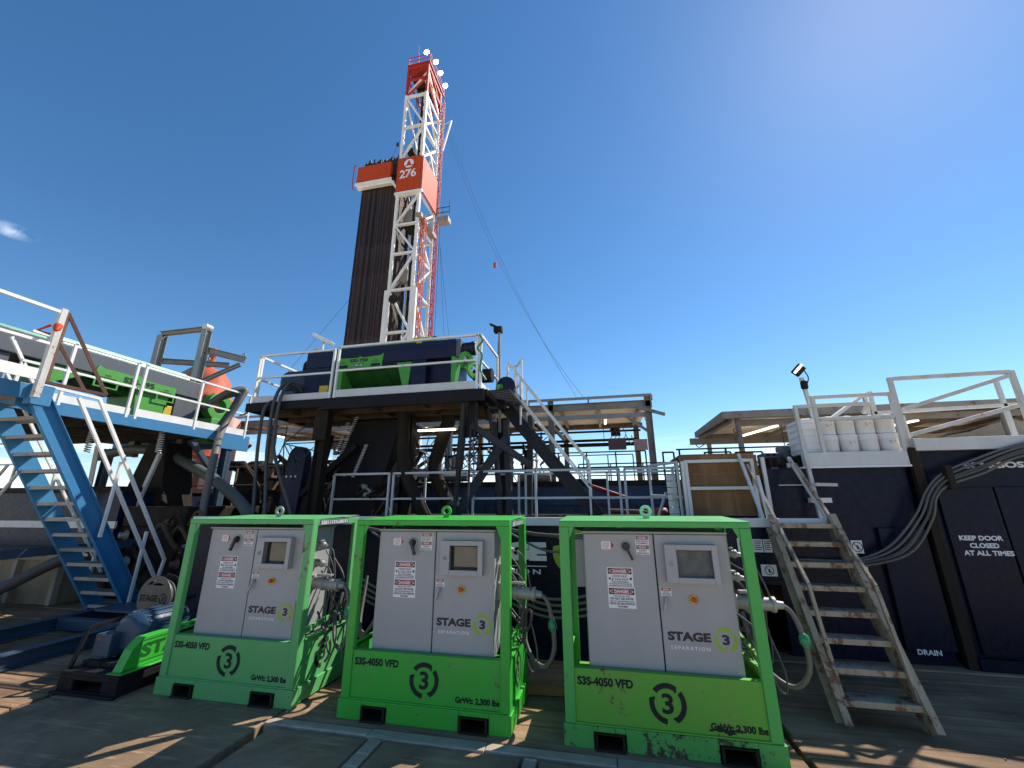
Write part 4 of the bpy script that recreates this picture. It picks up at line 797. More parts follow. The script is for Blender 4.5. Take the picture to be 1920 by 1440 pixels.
# ---------------- dark stairs with white rails ----------------
t=thing('access_stairs','dark steel stairs with white handrails descending right from the centre platform','staircase',(-1.2,9,1.3))
sa=Vector((-2.02,8.72,3.86)); sb=Vector((-.20,8.72,1.62))
for y in (8.72,9.42):
    b=MB(); a=Vector((sa.x,y,sa.z)); c=Vector((sb.x,y,sb.z)); d=(c-a).normalized(); u=Vector((-d.z,0,d.x)); u=u if u.z>0 else -u
    b.beam(a,c+d*.15,.012,.27,u); b.beam(a+u*.13+Vector((0,-.03,0)),c+d*.15+u*.13+Vector((0,-.03,0)),.07,.012,u); b.build('stringer','stringer',t)
for i in range(10):
    p=sa.lerp(sb,(i+.5)/10); MB().box(p.x-.12,p.x+.12,8.727,9.413,p.z-.02,p.z).build('tread','steelgrey',t)
for y,n_ in ((8.66,'near'),(9.48,'far')):
    b=MB(); a=Vector((sa.x+.05,y,sa.z+1.08)); c=Vector((sb.x-.04,y,sb.z+.98)); b.beam(a,c,.042,.042); b.beam(a+Vector((0,0,-.50)),c+Vector((0,0,-.48)),.04,.04); b.beam(a+Vector((0,0,-.56)),c+Vector((0,0,-.56)),.03,.03)
    for f in (.0,.17,.99): q=a.lerp(c,f); b.beam(q,q-Vector((0,0,1.1)),.04,.04)
    b.build('handrail','white',t)
# ---------------- pipes, chutes and gear below the centre platform ----------------
def pipe_thing(name,pts,r,m,label,cat='pipe',n=14,group=None): return hose(name,pts,r,m,label,cat,group,n)
PG='large brown pipes below the centre platform'
pipe_thing('discharge_pipe',[(-4.15,8.0,3.7),(-4.10,8.0,2.7),(-3.9,8.0,2.15),(-3.45,8.0,1.4),(-3.2,8.0,.9)],.13,'grime','thick grimy pipe bending right below the centre platform, left leg of the crossing pair',group=PG)
pipe_thing('discharge_pipe',[(-3.3,8.6,3.7),(-3.55,8.6,2.95),(-3.62,8.6,2.5),(-3.35,8.6,1.9),(-2.95,8.6,1.3),(-2.7,8.6,.9)],.15,'grime','thick grimy pipe bending below the centre platform, right leg of the crossing pair',group=PG)
t=thing('lift_arm','dark slate lifting arm with rounded head and three bolts under the centre platform','lifting arm',(-6.8,8,0))
b=MB(); b.prism([(-.28,0),(.16,0),(.24,1.4),(.25,1.7),(.21,1.86),(.09,1.96),(-.05,1.96),(-.15,1.86),(-.2,1.7)],(-6.58,7.8,1.05),X,Z,(0,.22,0)); b.build('arm','slate' if 0 else 'navy2',t,bevel=.01)
b=MB()
for x in (-6.72,-6.61,-6.50): b.lathe((x,7.795,2.36),NY,[(0,.022),(.02,.022)],8)
b.build('bolt','signwhite',t)
t=thing('lift_arm','slanted dark strut leaning right beside the rounded lifting arm','strut',(-6.2,8,0))
b=MB(); b.beam((-6.45,8.0,.6),(-6.0,8.0,3.3),.2,.26,NY); b.beam((-6.4,7.9,1.95),(-5.15,7.9,3.0),.12,.16,NY); b.build('strut','dark',t,bevel=.008)
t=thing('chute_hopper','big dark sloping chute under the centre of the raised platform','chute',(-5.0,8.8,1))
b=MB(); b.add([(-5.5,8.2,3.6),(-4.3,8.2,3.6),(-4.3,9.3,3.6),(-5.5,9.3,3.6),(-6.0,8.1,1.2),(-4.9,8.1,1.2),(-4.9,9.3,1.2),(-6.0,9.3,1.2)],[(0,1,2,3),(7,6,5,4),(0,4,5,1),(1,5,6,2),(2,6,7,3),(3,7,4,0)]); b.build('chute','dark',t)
t=thing('work_light','lit tube light under the centre platform','tube light',(-3.6,8.4,3.5))
MB().box(-3.98,-3.1,8.36,8.44,3.34,3.38).build('lamp_tube','lampon',t); MB().box(-3.98,-3.1,8.35,8.45,3.3802,3.41).build('fixture','grime',t)
random.seed(21)
b=MB()
for k in range(14):
    x=random.uniform(-4.8,-2.4); y=random.uniform(8.6,9.2); z=3.3
    b.tube(curve([(x,y,z),(x+random.uniform(-.3,.3),y,z-.5),(x+random.uniform(-.3,.3),y,z-.8),(x+random.uniform(-.5,.5),y,z-.4)]),.012,5)
tag(b.build('cable_tangle','rubberlt'),'tangle of thin cables hanging under the centre platform','cables')
b=MB()
for k,(x0,z0,x1,z1) in enumerate([(-5.45,3.5,-5.75,2.6),(-5.25,3.62,-5.6,2.7),(-4.95,3.0,-5.2,2.3)]):
    for j in range(22):
        f=j/22; b.box(x0+(x1-x0)*f-.03,x0+(x1-x0)*f+.04,7.9,7.93,z0+(z1-z0)*f,z0+(z1-z0)*f+.012)
tag(b.build('rack_bar','lightgrey'),'slotted metal racks catching light beneath the centre platform','slotted rack')
t=thing('flange_unit','steel flange and pump fittings at the foot of the dark chute','pump',(-4.9,8.0,1.6))
for k in range(6):
    MB().lathe((-5.0+.13*(k%3),7.8+.1*(k%2),1.95+.2*(k//3)),(1,-.6*(k%2),.6-.3*k),[(0,.04),(.05,.04),(.06,.065),(.09,.065),(.10,.03),(.25,.03)],10).build('fitting','steelgrey' if k%3==1 else 'grime',t)
random.seed(77)
PA=thing('pump_assembly','dark tangle of pipes, valves and fittings below the centre platform','pump assembly',(-4.5,8.9,1.4))
for k in range(80):
    x=random.uniform(-6.0,-4.3) if k%2 else random.uniform(-8.6,-6.2); y=random.uniform(8.7,9.6); z=random.uniform(1.5,3.4) if k%2 else random.uniform(1.5,2.9)
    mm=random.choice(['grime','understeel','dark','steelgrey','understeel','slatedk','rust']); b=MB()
    if k%4==0: b.tube(curve([(x,y,z),(x+random.uniform(-.4,.4),y-.1,z+.3),(x+random.uniform(-.5,.5),y,z-.3),(x+.3,y,z-.7)]),random.uniform(.015,.05),8)
    elif k%4==1: L_=random.uniform(.2,.7); b.lathe((x,y,z),(random.uniform(-1,1),random.uniform(-.4,.4),random.choice([0,1,.3])),[(0,.05),(.03,.09),(.07,.09),(.08,.045),(L_,.045),(L_+.01,.08),(L_+.05,.08)],10)
    elif k%4==2: b.box(x-.12,x+.1,y-.1,y+.1,z-.1,z+.12)
    else: b.beam((x,y,z),(x+random.uniform(-.5,.5),y,z-random.uniform(.3,1)),.05,.07)
    b.build('pump_piece',mm,PA)
# fan of thin cables left under platform
b=MB()
for x1,z1 in ((-7.3,2.3),(-6.9,2.2),(-6.5,2.4),(-6.1,2.9),(-5.9,3.1),(-7.0,3.5),(-6.35,3.62)): b.tube([(-6.75,7.6,3.05),(x1,7.9,z1)],.012,5)
b.tube(curve([(-6.6,7.6,3.0),(-6.3,7.6,2.7),(-6.0,7.6,2.95)]),.01,5)
tag(b.build('cable_fan','rubber'),'thin brown cables fanning out beneath the left part of the centre platform','cables')
# ---------------- tank behind the skids ----------------
t=thing('mud_tank','long dark tank with large white STAGE 3 lettering right behind the green skids','tank',(-2,6.5,0))
MB().box(-6.25,1.62,5.5,7.75,0,1.508).build('tank_wall','navy',t)
MB().box(-6.28,2.45,5.44,5.4998,1.512,1.612).build('edge_beam','lightgrey',t,bevel=.006)
MB().box(-6.2,2.4,5.505,9.8,1.5085,1.54).build('deck','grime',t)
b=MB().use('signwhite').text('STAGE',(-2.02,5.4965,1.085),X,Z,1.27,.225,.07); b.box(-2.02,-.75,5.494,5.497,1.02,1.03); b.text('SEPARATION',(-1.95,5.4965,.93),X,Z,1.12,.06,.02,1.4)
b.use('lime'); logo_ring(b,(-.40,5.4995,1.2),NY,.27,.19,.002); b.use('signwhite').text('3',(-.50,5.496,1.09),X,Z,.15,.21,.05); b.build('tank_lettering',None,t)
for x in (-5,-3.4,-1.9,.4): MB().box(x-.05,x+.05,5.42,5.4395,0,1.5).build('rib','navy2',t)
RG='white square-tube railings on the tank walkway'
R2=lambda l,p,q,z=1.33,h=1.06,**k: guardrail('guard_railing',l,p,z,h,q,group=RG,r=.021,m=k.pop('m','lightgrey'),**k)
R2('white walkway railing behind the left and middle skids, left panel',[(-5.62,7.9),(-4.32,7.9)],[(-5.62,7.9),(-4.33,7.9)])
R2('white walkway railing behind the middle skid, centre panel',[(-4.24,7.9),(.32,7.9)],[(-4.23,7.9),(-2.5,7.9),(-1.25,7.9),(.31,7.9)])
R2('white walkway railing behind the rightmost skid, right panel',[(.40,7.9),(1.25,7.9),(1.45,7.2)],[(.41,7.9),(1.25,7.9),(1.44,7.2)])
R2('second white walkway railing just behind the first, left part',[(-5.6,8.75),(-1.7,8.75)],[(-5.2,8.75),(-3.9,8.75),(-1.75,8.75)])
R2('second white walkway railing just behind the first, right part',[(-1.6,8.75),(1.6,8.75)],[(-1.6,8.75),(.1,8.75),(1.55,8.75)])
guardrail('guard_railing','short white return railing at the left end of the tank walkway',[(-5.62,7.95),(-5.3,8.7)],1.33,1.06,[(-5.32,8.65)],m='lightgrey')
# blue containers behind
for i,(x0,x1,y,h,m_,lb) in enumerate([(-6.3,-2.4,10.6,2.2,'bluecont','dark blue container wall behind the pipes of the centre platform'),(-2.3,2.1,10.4,2.18,'bluecont','dark blue container wall behind the walkway railing at centre right')]):
    t=thing('blue_container',lb,'container',((x0+x1)/2,y,0),'blue containers behind the walkway')
    MB().box(x0,x1,y,y+2.4,0,h).build('wall',m_,t)
    b=MB(); k=int((x1-x0)/.28)
    for j in range(k): xx=x0+.08+j*.28; b.box(xx,xx+.12,y-.04,y-.0005,.1,h-.5)
    b.build('corrugation',m_,t); MB().box(x0-.02,x1+.02,y-.06,y+2.4,h+.0005,h+.12).build('roof_rail','grime',t); MB().box(x0-.02,x1+.02,y-.07,y-.0602,h-.45,h-.3).build('rub_rail',m_,t)
    b=MB()
    for xx in (x0+.5,x1-.5,(x0+x1)/2): b.box(xx-.18,xx+.18,y-.12,y-.0705,h-.42,h-.12)
    b.build('lock_box',m_,t)
pipe_thing('red_pipe',[(-.25,9.9,2.15),(.6,10.0,1.86)],.05,'darkred','slanted dark red pipe behind the foot of the stairs')
pipe_thing('red_pipe',[(.1,9.5,1.62),(.95,9.5,1.56),(1.0,9.5,1.3)],.045,'rust','dark red pipe run low behind the walkway railing')
t=thing('valve_station','red and yellow valve fittings left of the plywood crate','valves',(1.1,8.3,1.3))
MB().lathe((.92,8.3,1.56),(1,-.2,0),[(0,.1),(.05,.14),(.2,.14),(.25,.08)],14).build('valve_body','darkred',t); MB().box(1.18,1.38,8.2,8.22,1.72,1.84).build('tag_plate','yellow',t); b=MB()
for k in range(6): b.lathe((1.1+.06*k,8.25,1.45+.05*(k%3)),Z,[(0,.03),(.12,.035),(.14,.05),(.16,.02)],8)
b.build('fittings','steelgrey',t)
tag(MB().ring((-.1,8.0,1.45),NY,.09,.05,.03).build('lifting_eye','white',bevel=.005),'white lifting ring behind the walkway railing','lifting ring')
# ---------------- shaker canopy ----------------
t=thing('shaker_canopy','long brown-stained roofed shaker structure behind the centre platform','canopy',(-4,14,0))
b=MB(); b.box(-15.5,1.72,14.05,17.6,5.0,5.06); b.build('roof','roofpanel',t)
b=MB(); ibeam(b,(-15.6,14.0,4.99),(1.80,14.0,4.99),.16,.24); b.build('front_beam','brownsteel',t); b=MB(); b.beam((-15.6,14.05,4.63),(1.62,14.05,4.63),.12,.14); b.build('lower_beam','steelgrey',t)
b=MB(); ibeam(b,(-15.6,17.6,4.9),(1.8,17.6,4.9),.16,.2); b.build('rear_beam','brownsteel',t)
for i in range(13): x=-14.9+i*1.36; b=MB(); ibeam(b,(x,14.1,4.92),(x,17.5,4.92),.1,.14); b.build('rafter','brownsteel',t)
b=MB(); b.beam((-15.6,13.95,5.28),(1.8,13.95,5.28),.07,.09)
for i in range(9): x=-15+i*2.1; b.beam((x,13.95,5.1),(x,13.95,5.28),.06,.06)
b.build('roof_rail','steelgrey',t)
for i,(x,y) in enumerate([(1.66,14.0),(1.5,17.4),(-1.62,14.0),(-1.4,17.4),(-5.4,14.0),(-5.2,17.4),(-9,14.0),(-13,14.0)]):
    b=MB(); ibeam(b,(x,y,0),(x,y,5.3 if i in(0,2) else 4.9),.2,.2,(1,0,0)); b.build('column','brownsteel' if i%2==0 else 'tanpaint',t)
b=MB(); b.beam((1.66,14,4.0),(.9,14.0,4.6),.08,.08); b.beam((1.66,14.05,4.1),(1.66,15.2,4.9),.08,.08); b.beam((-1.55,14,4.3),(-1.2,14.3,3.9),.1,.1); b.beam((1.3,14,4.9),(2.15,13.8,4.55),.12,.1); b.build('brace','brownsteel',t)
b=MB(); b.beam((-12,16.9,4.22),(1.5,16.9,4.22),.08,.1); b.beam((-12,16.6,4.0),(1.5,16.6,4.0),.09,.14); b.tube([(-12,15.5,4.35),(1.5,15.5,4.35)],.04,8); b.build('pipe_run','grime',t)
for x,z in ((-2.15,4.55),(.2,4.5),(-6.5,4.5),(-11.3,4.5),(-13.4,4.5)): 
    MB().box(x,x+.08,14.3,15.0,z+.02,z+.07).build('lamp_tube','lampon',t)
t=thing('control_box','brown control box hanging by cables under the shaker roof','control box',(.55,14,3.7))
MB().box(.28,.86,14.0,14.3,3.50,3.86).build('box','rust',t,bevel=.01); b=MB()
for x in (.36,.5,.62,.8): b.tube(curve([(x,14.1,3.86),(x+.08,14.1,4.0),(x,14.1,4.2)]),.012,5)
b.tube(curve([(.86,14.1,4.0),(1.0,14.1,3.7),(1.1,14.1,3.75),(1.05,14.1,3.95)]),.014,5); b.tube([(.15,14.1,4.55),(.15,14.1,3.75)],.012,5); b.build('cable','rubber',t)
tag(MB().box(.45,.8,16.2,16.5,4.3,4.6).build('junction_box','grime',bevel=.01),'small dark junction box on the pipe under the shaker roof','junction box')
tag(MB().box(1.1,1.52,13.85,13.88,3.42,3.78).build('sign_plate','pink'),'faded pink blank plate on the right shaker column','plate')
# railings of the far walkway
for i,(x0,x1,y,z,h,lb) in enumerate([(-9,1.3,12.6,2.3,.95,'dark thin railing of the far walkway beneath the shaker roof'),(-.7,3.2,13.2,2.2,.75,'dark thin railing right of the far stair foot'),(-1.6,1.2,16.2,2.6,.95,'thin dark railing farthest back under the shaker roof')]):
    k=max(2,int((x1-x0)/.8)); guardrail('guard_railing',lb,[(x0,y),(x1,y)],z,h,[(x0+(x1-x0)*j/k,y) for j in range(k+1)],m='grime',r=.02,sq=False,group='dark railings of the far walkway')
for i,(x,y,r,z0,z1,m_,lb) in enumerate([(-4.4,12.2,.14,0,3.2,'lightgrey','pale bolted standpipe with flange seen through the platform legs'),(-2.6,11.6,.12,0,3.2,'steelgrey','grey standpipe near the dark stairs'),(-2.15,12.0,.09,0,3.3,'grime','dark green thin standpipe with small top flange')]):
    b=MB().lathe((x,y,z0),Z,[(0,r),(z1-.1,r),(z1-.095,r*1.5),(z1,r*1.5)],14); tag(b.build('standpipe',m_),lb,'standpipe','standpipes behind the walkway')
for i,(x,z,m_,r,L_,lb) in enumerate([(-2.3,2.45,'tanpaint',.14,.9,'horizontal tan pipe on the container roof behind the railing'),(-5.2,2.5,'greenhose',.12,1.4,'horizontal grey-green pipe on the far container, left'),(-.9,2.35,'grime',.06,1.0,'short dark pipe by the far stair foot')]):
    tag(MB().lathe((x,11.4,z),X,[(0,r*.8),(.02,r),(L_,r),(L_+.02,r*.8)],14).build('pipe_section',m_),lb,'pipe','short pipe sections on the far containers')
random.seed(31)
PM=thing('pipe_manifold','cluttered manifold of small pipes and valves below the shaker roof','manifold',(-3,12,0))
for k in range(60):
    x=random.uniform(-4.6,-1.7); y=random.uniform(11.5,13.2); z=random.uniform(2.3,4.3); L_=random.uniform(.1,.5); d=Vector((random.choice([1,0,0]),random.uniform(-.3,.3),random.choice([0,1,.4]))).normalized() if True else 0
    if d.length<.1: d=Vector((0,0,1))
    b=MB(); b.use(random.choice(['steelgrey','grime','rust','lightgrey','grime','dark'])); b.lathe((x,y,z),d,[(0,.03),(L_*.4,.03),(L_*.42,.06),(L_*.5,.06),(L_*.52,.03),(L_,.03)],8)
    if k%5==0: b.tube(curve([(x,y,z),(x+.2,y,z-.3),(x+.5,y,z-.1)]),.015,5)
    b.build('fitting',None,PM)
for i in range(8):
    x=-14+i*2.3; b=MB(); y=13+(i*7%3); b.box(x,x+1.9,y,y+2,0,2.4+.4*(i%3)); 
    if x>-8: b=MB(); b.box(x,x+1.9,y,y+2,0,2.0)
    tag(b.build('equipment_box',['rust','grime','dark','rust','grime','slate','dark','grime'][i]),['rust-brown machine housing behind the hanging hoses, far left','grimy machine housing behind the black engine','dark machine housing left of the dark chute','rusty low housing under the shaker roof','grimy low housing behind the crossing pipes','slate low housing behind the standpipe','dark low housing behind the dark stairs','grimy low housing behind the right shaker column'][i],'machine housing','machine housings below the shaker roof')
# ---------------- navy containers at right ----------------
t=thing('navy_container','low navy blue wall section left of the door, under the white pails','container',(3,6.2,0))
MB().box(2.12,3.80,6.22,9.2,.0,2.235).build('wall','navy',t,bevel=.008); MB().box(2.64,3.82,6.14,6.2195,2.24,2.42).build('toe_board','lightgrey',t,bevel=.004); MB().box(2.6,3.82,6.12,6.2195,2.215,2.2385).build('ledge','white',t)
MB().box(3.30,3.80,6.16,6.2195,.15,1.48).build('side_panel','navy',t,bevel=.01)
MB().box(2.3,2.75,6.19,6.2195,2.0,2.012).build('trim_strip','lightgrey',t); MB().box(2.62,2.85,6.12,6.2195,1.78,1.84).build('trim_strip','white',t)
b=MB().use('signwhite').text('DRAIN',(3.395,6.158,.115),X,Z,.235,.055,.03); b.build('white_lettering',None,t)
t=thing('navy_container','tall navy blue container with a labelled door at the right edge','container',(4.6,6.2,0))
b=MB(); b.box(3.87,9.5,6.2,12.0,.06,2.40); b.build('wall','navy',t,bevel=.008)
b=MB(); b.box(3.83,3.93,6.12,6.1995,.0,2.45); b.build('corner_post','grime',t,bevel=.008)
b=MB(); b.box(3.93,9.5,6.10,6.1995,0,.12); b.build('base_rail','navy',t,bevel=.006)
dr=MB().box(4.03,4.60,6.165,6.1995,.14,1.96).build('door','navy',t,bevel=.008,label='plain navy door with white lettering KEEP DOOR CLOSED AT ALL TIMES')
MB().box(4.62,5.25,6.165,6.1995,.14,1.96).build('door','navy',t,bevel=.008)
b=MB().use('signwhite').text('KEEP DOOR',(4.115,6.1635,1.345),X,Z,.43,.055,.04).text('CLOSED',(4.20,6.1635,1.262),X,Z,.285,.055,.04).text('AT ALL TIMES',(4.12,6.1635,1.18),X,Z,.485,.055,.04); b.build('white_lettering',None,dr)
MB().box(4.5,4.56,6.14,6.1645,.16,.19).build('latch','chrome',dr)
b=MB().use('signwhite').text('SCN-BOS3-41',(4.40,6.197,2.18),X,Z,.86,.075,.04); b.build('white_lettering',None,t)
MB().box(3.9,9.5,6.10,6.1995,2.405,2.56).build('toe_board','lightgrey',t,bevel=.004); MB().box(3.9,9.5,6.2,11.9,2.405,2.43).build('roof','white',t)
# railings on the containers
def frame(name,label,segs,m='whiteold',w=.045,cat='railing frame',group=None):
    t=thing(name,label,cat,segs[0][0],group)
    for i,(a,c) in enumerate(segs): MB().beam(a,c,w,w).build('frame_tube',m,t,bevel=.003)
    return t
frame('rail_frame','tall weathered white rectangular rail frame with a diagonal bar at upper right',[((3.88,6.2,2.4),(3.88,6.2,3.40)),((3.9025,6.2,3.38),(5.2,6.2,3.385)),((5.22,6.2,3.40),(5.22,6.2,2.4)),((5.20,6.21,3.34),(3.95,6.21,2.96)),((5.2,6.205,2.95),(3.95,6.205,2.62))],w=.05)
frame('rail_frame','weathered white post pair and cross bar behind the tall frame at upper right',[((4.02,6.9,2.43),(4.02,6.9,3.38)),((4.35,6.9,3.0),(4.35,6.9,2.43)),((4.0,6.9,3.05),(6.2,6.9,3.1)),((5.6,6.9,3.45),(5.6,6.9,2.43)),((6.4,6.9,2.9),(6.2,6.2,2.6))])
frame('rail_frame','worn white rail frame standing around the white pails',[((2.66,6.15,2.24),(2.66,6.15,3.07)),((2.6825,6.15,3.05),(3.52,6.15,3.05)),((3.54,6.15,3.07),(3.54,6.3,2.95)),((2.66,6.16,2.6),(2.63,6.0,1.55))],m='whiteold',w=.042)
frame('rail_frame','white top rail with post beside the light pole above the pails',[((2.90,6.17,2.24),(2.90,6.17,3.19)),((2.9225,6.17,3.17),(3.84,6.17,3.17)),((3.82,6.17,3.15),(3.82,6.17,2.42)),((3.79,6.16,2.86),(2.93,6.16,2.86)),((3.2,6.5,2.9),(3.95,6.9,3.35)),((3.95,6.92,3.36),(3.95,6.92,2.43))],m='whiteold')
frame('rail_frame','white post and rail left of the pails over the dark landing',[((2.5,6.3,1.6),(2.5,6.3,2.3)),((2.45,5.44,1.6),(2.42,6.05,2.35)),((2.60,5.9,2.0),(2.95,6.15,2.0))],w=.04)
# pails
def pail(x,y,z):
    b=MB().lathe((x,y,z),Z,[(0,.096),(.010,.105),(.16,.110),(.163,.1155),(.172,.1155),(.175,.110),(.20,.110),(.203,.1158),(.228,.1155),(.240,.100)],28); return b
k=0
for row in range(2):
    for col in range(4):
        for dp in range(2):
            if dp==1 and row==0: continue
            x=3.06+col*.232; y=6.34+dp*.235; z=2.425+row*.244
            pos=['leftmost','second from left','third from left','rightmost'][col]
            lb=('front white pail, %s, in the %s row'%(pos,['lower','upper'][row])) if dp==0 else 'white pail behind the %s upper front pail'%pos
            p=thing('white_pail',lb+' on the navy container','pail',(x,y,z),'stacked white plastic pails')
            pail(x,y,z).build('bucket','pail',p)
            if (col+row)%2==1 and dp==0:
                b=MB().use('letter')
                for j in range(3): b.box(x-.04,x+.035-.015*j,y-.1075,y-.1068,z+.13-j*.014,z+.1335-j*.014)
                b.build('print','letter',p)
            k+=1
tag(MB().box(2.74,2.935,6.26,6.75,2.425,2.90).build('wrapped_box','pail',bevel=.02),'white plastic-wrapped box left of the pails','wrapped box')
b=MB()
for j in range(5): b.box(2.733,2.739,6.27,6.73,2.47+j*.09,2.50+j*.09); b.box(2.75,2.92,6.253,6.259,2.47+j*.09,2.475+j*.09)
b.build('strap_line','lightgrey',bpy.data.objects['wrapped_box'])
tag(MB().box(2.94,3.88,6.6,6.8,2.24,2.6).build('pallet_box','grime'),'dark pallet box behind the lower pails','pallet box')
t=thing('light_pole','short pole with square floodlight head left of the white pails','light pole',(2.85,6.3,2.4))
MB().beam((2.99,6.3,2.25),(2.88,6.3,3.50),.045,.045).build('pole','whiteold',t); b=MB(); b.beam((2.80,6.28,3.55),(2.92,6.3,3.67),.12,.05,NY); b.build('lamp_housing','grime',t,bevel=.01); MB().beam((2.785,6.24,3.56),(2.895,6.24,3.675),.03,.02,NY).build('lamp_tube','lampon',t); b=MB().lathe((2.89,6.28,3.40),Z,[(-.08,.03),(-.06,.045),(.03,.045),(.05,.02)],10); b.tube(curve([(2.93,6.3,3.62),(2.97,6.3,3.5),(2.93,6.3,3.38)]),.008,5); b.build('junction','grime',t)
for i,(x,y,z,w,h,lb) in enumerate([(2.50,6.8,2.26,.22,.24,'left grey machine box on the navy wall'),(2.78,6.75,2.26,.26,.34,'right grey machine box on the navy wall, with vent holes'),(3.0,6.95,2.26,.2,.42,'dark machine box hidden behind the rail')]):
    t=thing('machine_box',lb,'machine box',(x,y,z),'grey machine boxes on the navy wall')
    MB().box(x-w/2,x+w/2,y,y+.3,z,z+h).build('case','slate' if i<2 else 'dark',t,bevel=.02)
    for j in range(3):
        for kx in range(2): MB().box(x-.07+.08*kx,x-.02+.08*kx,y-.003,y-.0005,z+h*.3+.06*j,z+h*.3+.035+.06*j).build('vent','void',t)
random.seed(8); b=MB()
for j in range(26):
    x=random.uniform(2.15,2.75); y=random.uniform(6.3,6.9); b.lathe((x,y,2.237),Z,[(0,.02),(random.uniform(.03,.14),.02),(.145,.03)],6)
b.box(2.13,2.8,6.4,7.4,2.2355,2.29); tag(b.build('manifold_block','grime'),'dark manifold of small fittings on top of the navy wall','manifold')
guardrail('guard_railing','thin dark railing behind the plywood crate',[(1.3,7.6),(4.3,7.6)],1.9,.78,[(1.35,7.6),(2.1,7.6),(3.0,7.6),(4.2,7.6)],m='grime',r=.014,sq=False)
frame('pipe_stand','dark upright pipe frame standing left of the plywood crate',[((1.13,8.0,1.5),(1.13,8.0,2.69)),((1.13,8.0,2.68),(1.32,8.0,2.68)),((1.32,8.0,2.68),(1.32,8.0,1.5))],m='grime',w=.03,cat='pipe frame')
frame('pipe_stand','dark low pipe frame standing behind the plywood crate, left one',[((1.62,7.0,2.0),(1.62,7.0,2.56)),((1.62,7.0,2.55),(2.0,7.0,2.55)),((2.0,7.0,2.55),(2.0,7.0,2.0))],m='grime',w=.025,cat='pipe frame')
frame('pipe_stand','dark low pipe frame standing behind the plywood crate, right one',[((2.07,7.0,2.0),(2.07,7.0,2.55)),((2.07,7.0,2.54),(2.45,7.0,2.54)),((2.45,7.0,2.54),(2.45,7.0,2.0))],m='grime',w=.025,cat='pipe frame')
# hose bundle
for i in range(5):
    o=i*.036; q=(i%3)*.03
    hose('cable_run',[(5.6+.1*i,6.05-q,2.60-.02*i),(4.9,6.05-q,2.44-o*.9),(4.45,6.03-q,2.27-o*1.2+.02),(4.05,6.02-q,2.12-o),(3.84+o*.4,6.03-q,1.92-o*.6),(3.66+o,6.05-q,1.62-o*.3),(3.32+o*1.2,6.07-q,1.27-o*.5),(2.92,6.09-q,1.11-o*.5),(2.4,6.12-q,1.10-o*.6),(1.9,6.1-q,1.1-o*.6)],.0145,'rubberlt' if i!=2 else 'rubber',['topmost grey cable of the bundle draped across the navy wall','second grey cable from the top of the draped bundle','black cable in the middle of the draped bundle','fourth grey cable of the draped bundle, below the black one','fifth grey cable of the draped bundle','lowest grey cable of the bundle draped across the navy wall'][i],'cable','grey cables draped across the navy wall',8)
tag(MB().box(4.03,4.10,5.93,6.06,1.93,2.21).build('cable_hanger','grime',bevel=.01),'dark bracket holding the grey cable bundle on the navy wall','bracket')
# signs
def sign(x,z,w,h,y,label,kind):
    t=thing('safety_sign',label,'sign',(x,y,z),'small white pictogram signs'); MB().box(x,x+w,y-.004,y,z,z+h).build('plate','signwhite',t)
    b=MB().use('black'); yy=y-.0055; cx=x+w/2
    if kind=='man':
        s=h; P2=lambda *p:[(x+w*a,yy,z+h*c) for a,c in p]
        b.lathe((cx,yy,z+h*.84),NY,[(0,h*.07),(.0005,h*.07)],12)
        b.poly(P2((.42,.75),(.6,.75),(.6,.45),(.42,.45)));b.poly(P2((.42,.47),(.55,.47),(.35,.1),(.22,.1)));b.poly(P2((.48,.47),(.6,.47),(.8,.12),(.66,.1)));b.poly(P2((.42,.74),(.44,.66),(.25,.5),(.2,.56)));b.poly(P2((.6,.74),(.58,.64),(.78,.5),(.82,.56)))
    elif kind=='text':
        for i in range(5): b.use('signred' if i==0 else 'black').box(x+w*.1,x+w*(.9-.08*(i%3)),yy,yy+.0005,z+h*(.82-.16*i),z+h*(.89-.16*i))
    else:
        b.ring((cx,yy,z+h*.5),NY,h*.4,h*.33,.0005,0,360,24); b.beam((cx-h*.27,yy-.001,z+h*.77),(cx+h*.27,yy-.001,z+h*.23),.001,h*.06,NY) if 0 else b.poly([(cx-h*.28,yy-.001,z+h*.74),(cx-h*.24,yy-.001,z+h*.79),(cx+h*.28,yy-.001,z+h*.26),(cx+h*.24,yy-.001,z+h*.21)]); b.poly([(cx-h*.05,yy,z+h*.3),(cx+h*.09,yy,z+h*.3),(cx+h*.11,yy,z+h*.52),(cx,yy,z+h*.7),(cx-.09*h,yy,z+h*.5)])
    b.build('pictogram',None,t)
MB_o=MB().box(1.6205,2.05,5.5,5.9,.9,1.505).build('sign_board','navy'); tag(MB_o,'dark blank panel carrying pictogram signs between the right skid and the ladder','panel')
sign(1.49,1.235,.10,.155,5.49,'white sign with walking figure right of the rightmost cabinet','man')
sign(1.655,1.24,.10,.14,5.49,'white sign with red heading and text lines right of the walking figure sign','text')
sign(1.765,1.24,.085,.14,5.49,'white sign with text rows next to the ladder top','text')
sign(1.70,.99,.16,.12,5.49,'white no-fire sign below the other small signs, left of the ladder','no')
sign(2.86,1.17,.10,.13,6.155,'white text sign seen between the right ladder rungs and rail','text')
sign(2.97,1.18,.12,.15,6.155,'white round prohibition sign right of the ladder, upper one','no')
sign(2.93,.90,.16,.14,6.155,'white round prohibition sign right of the ladder, lower one','no')
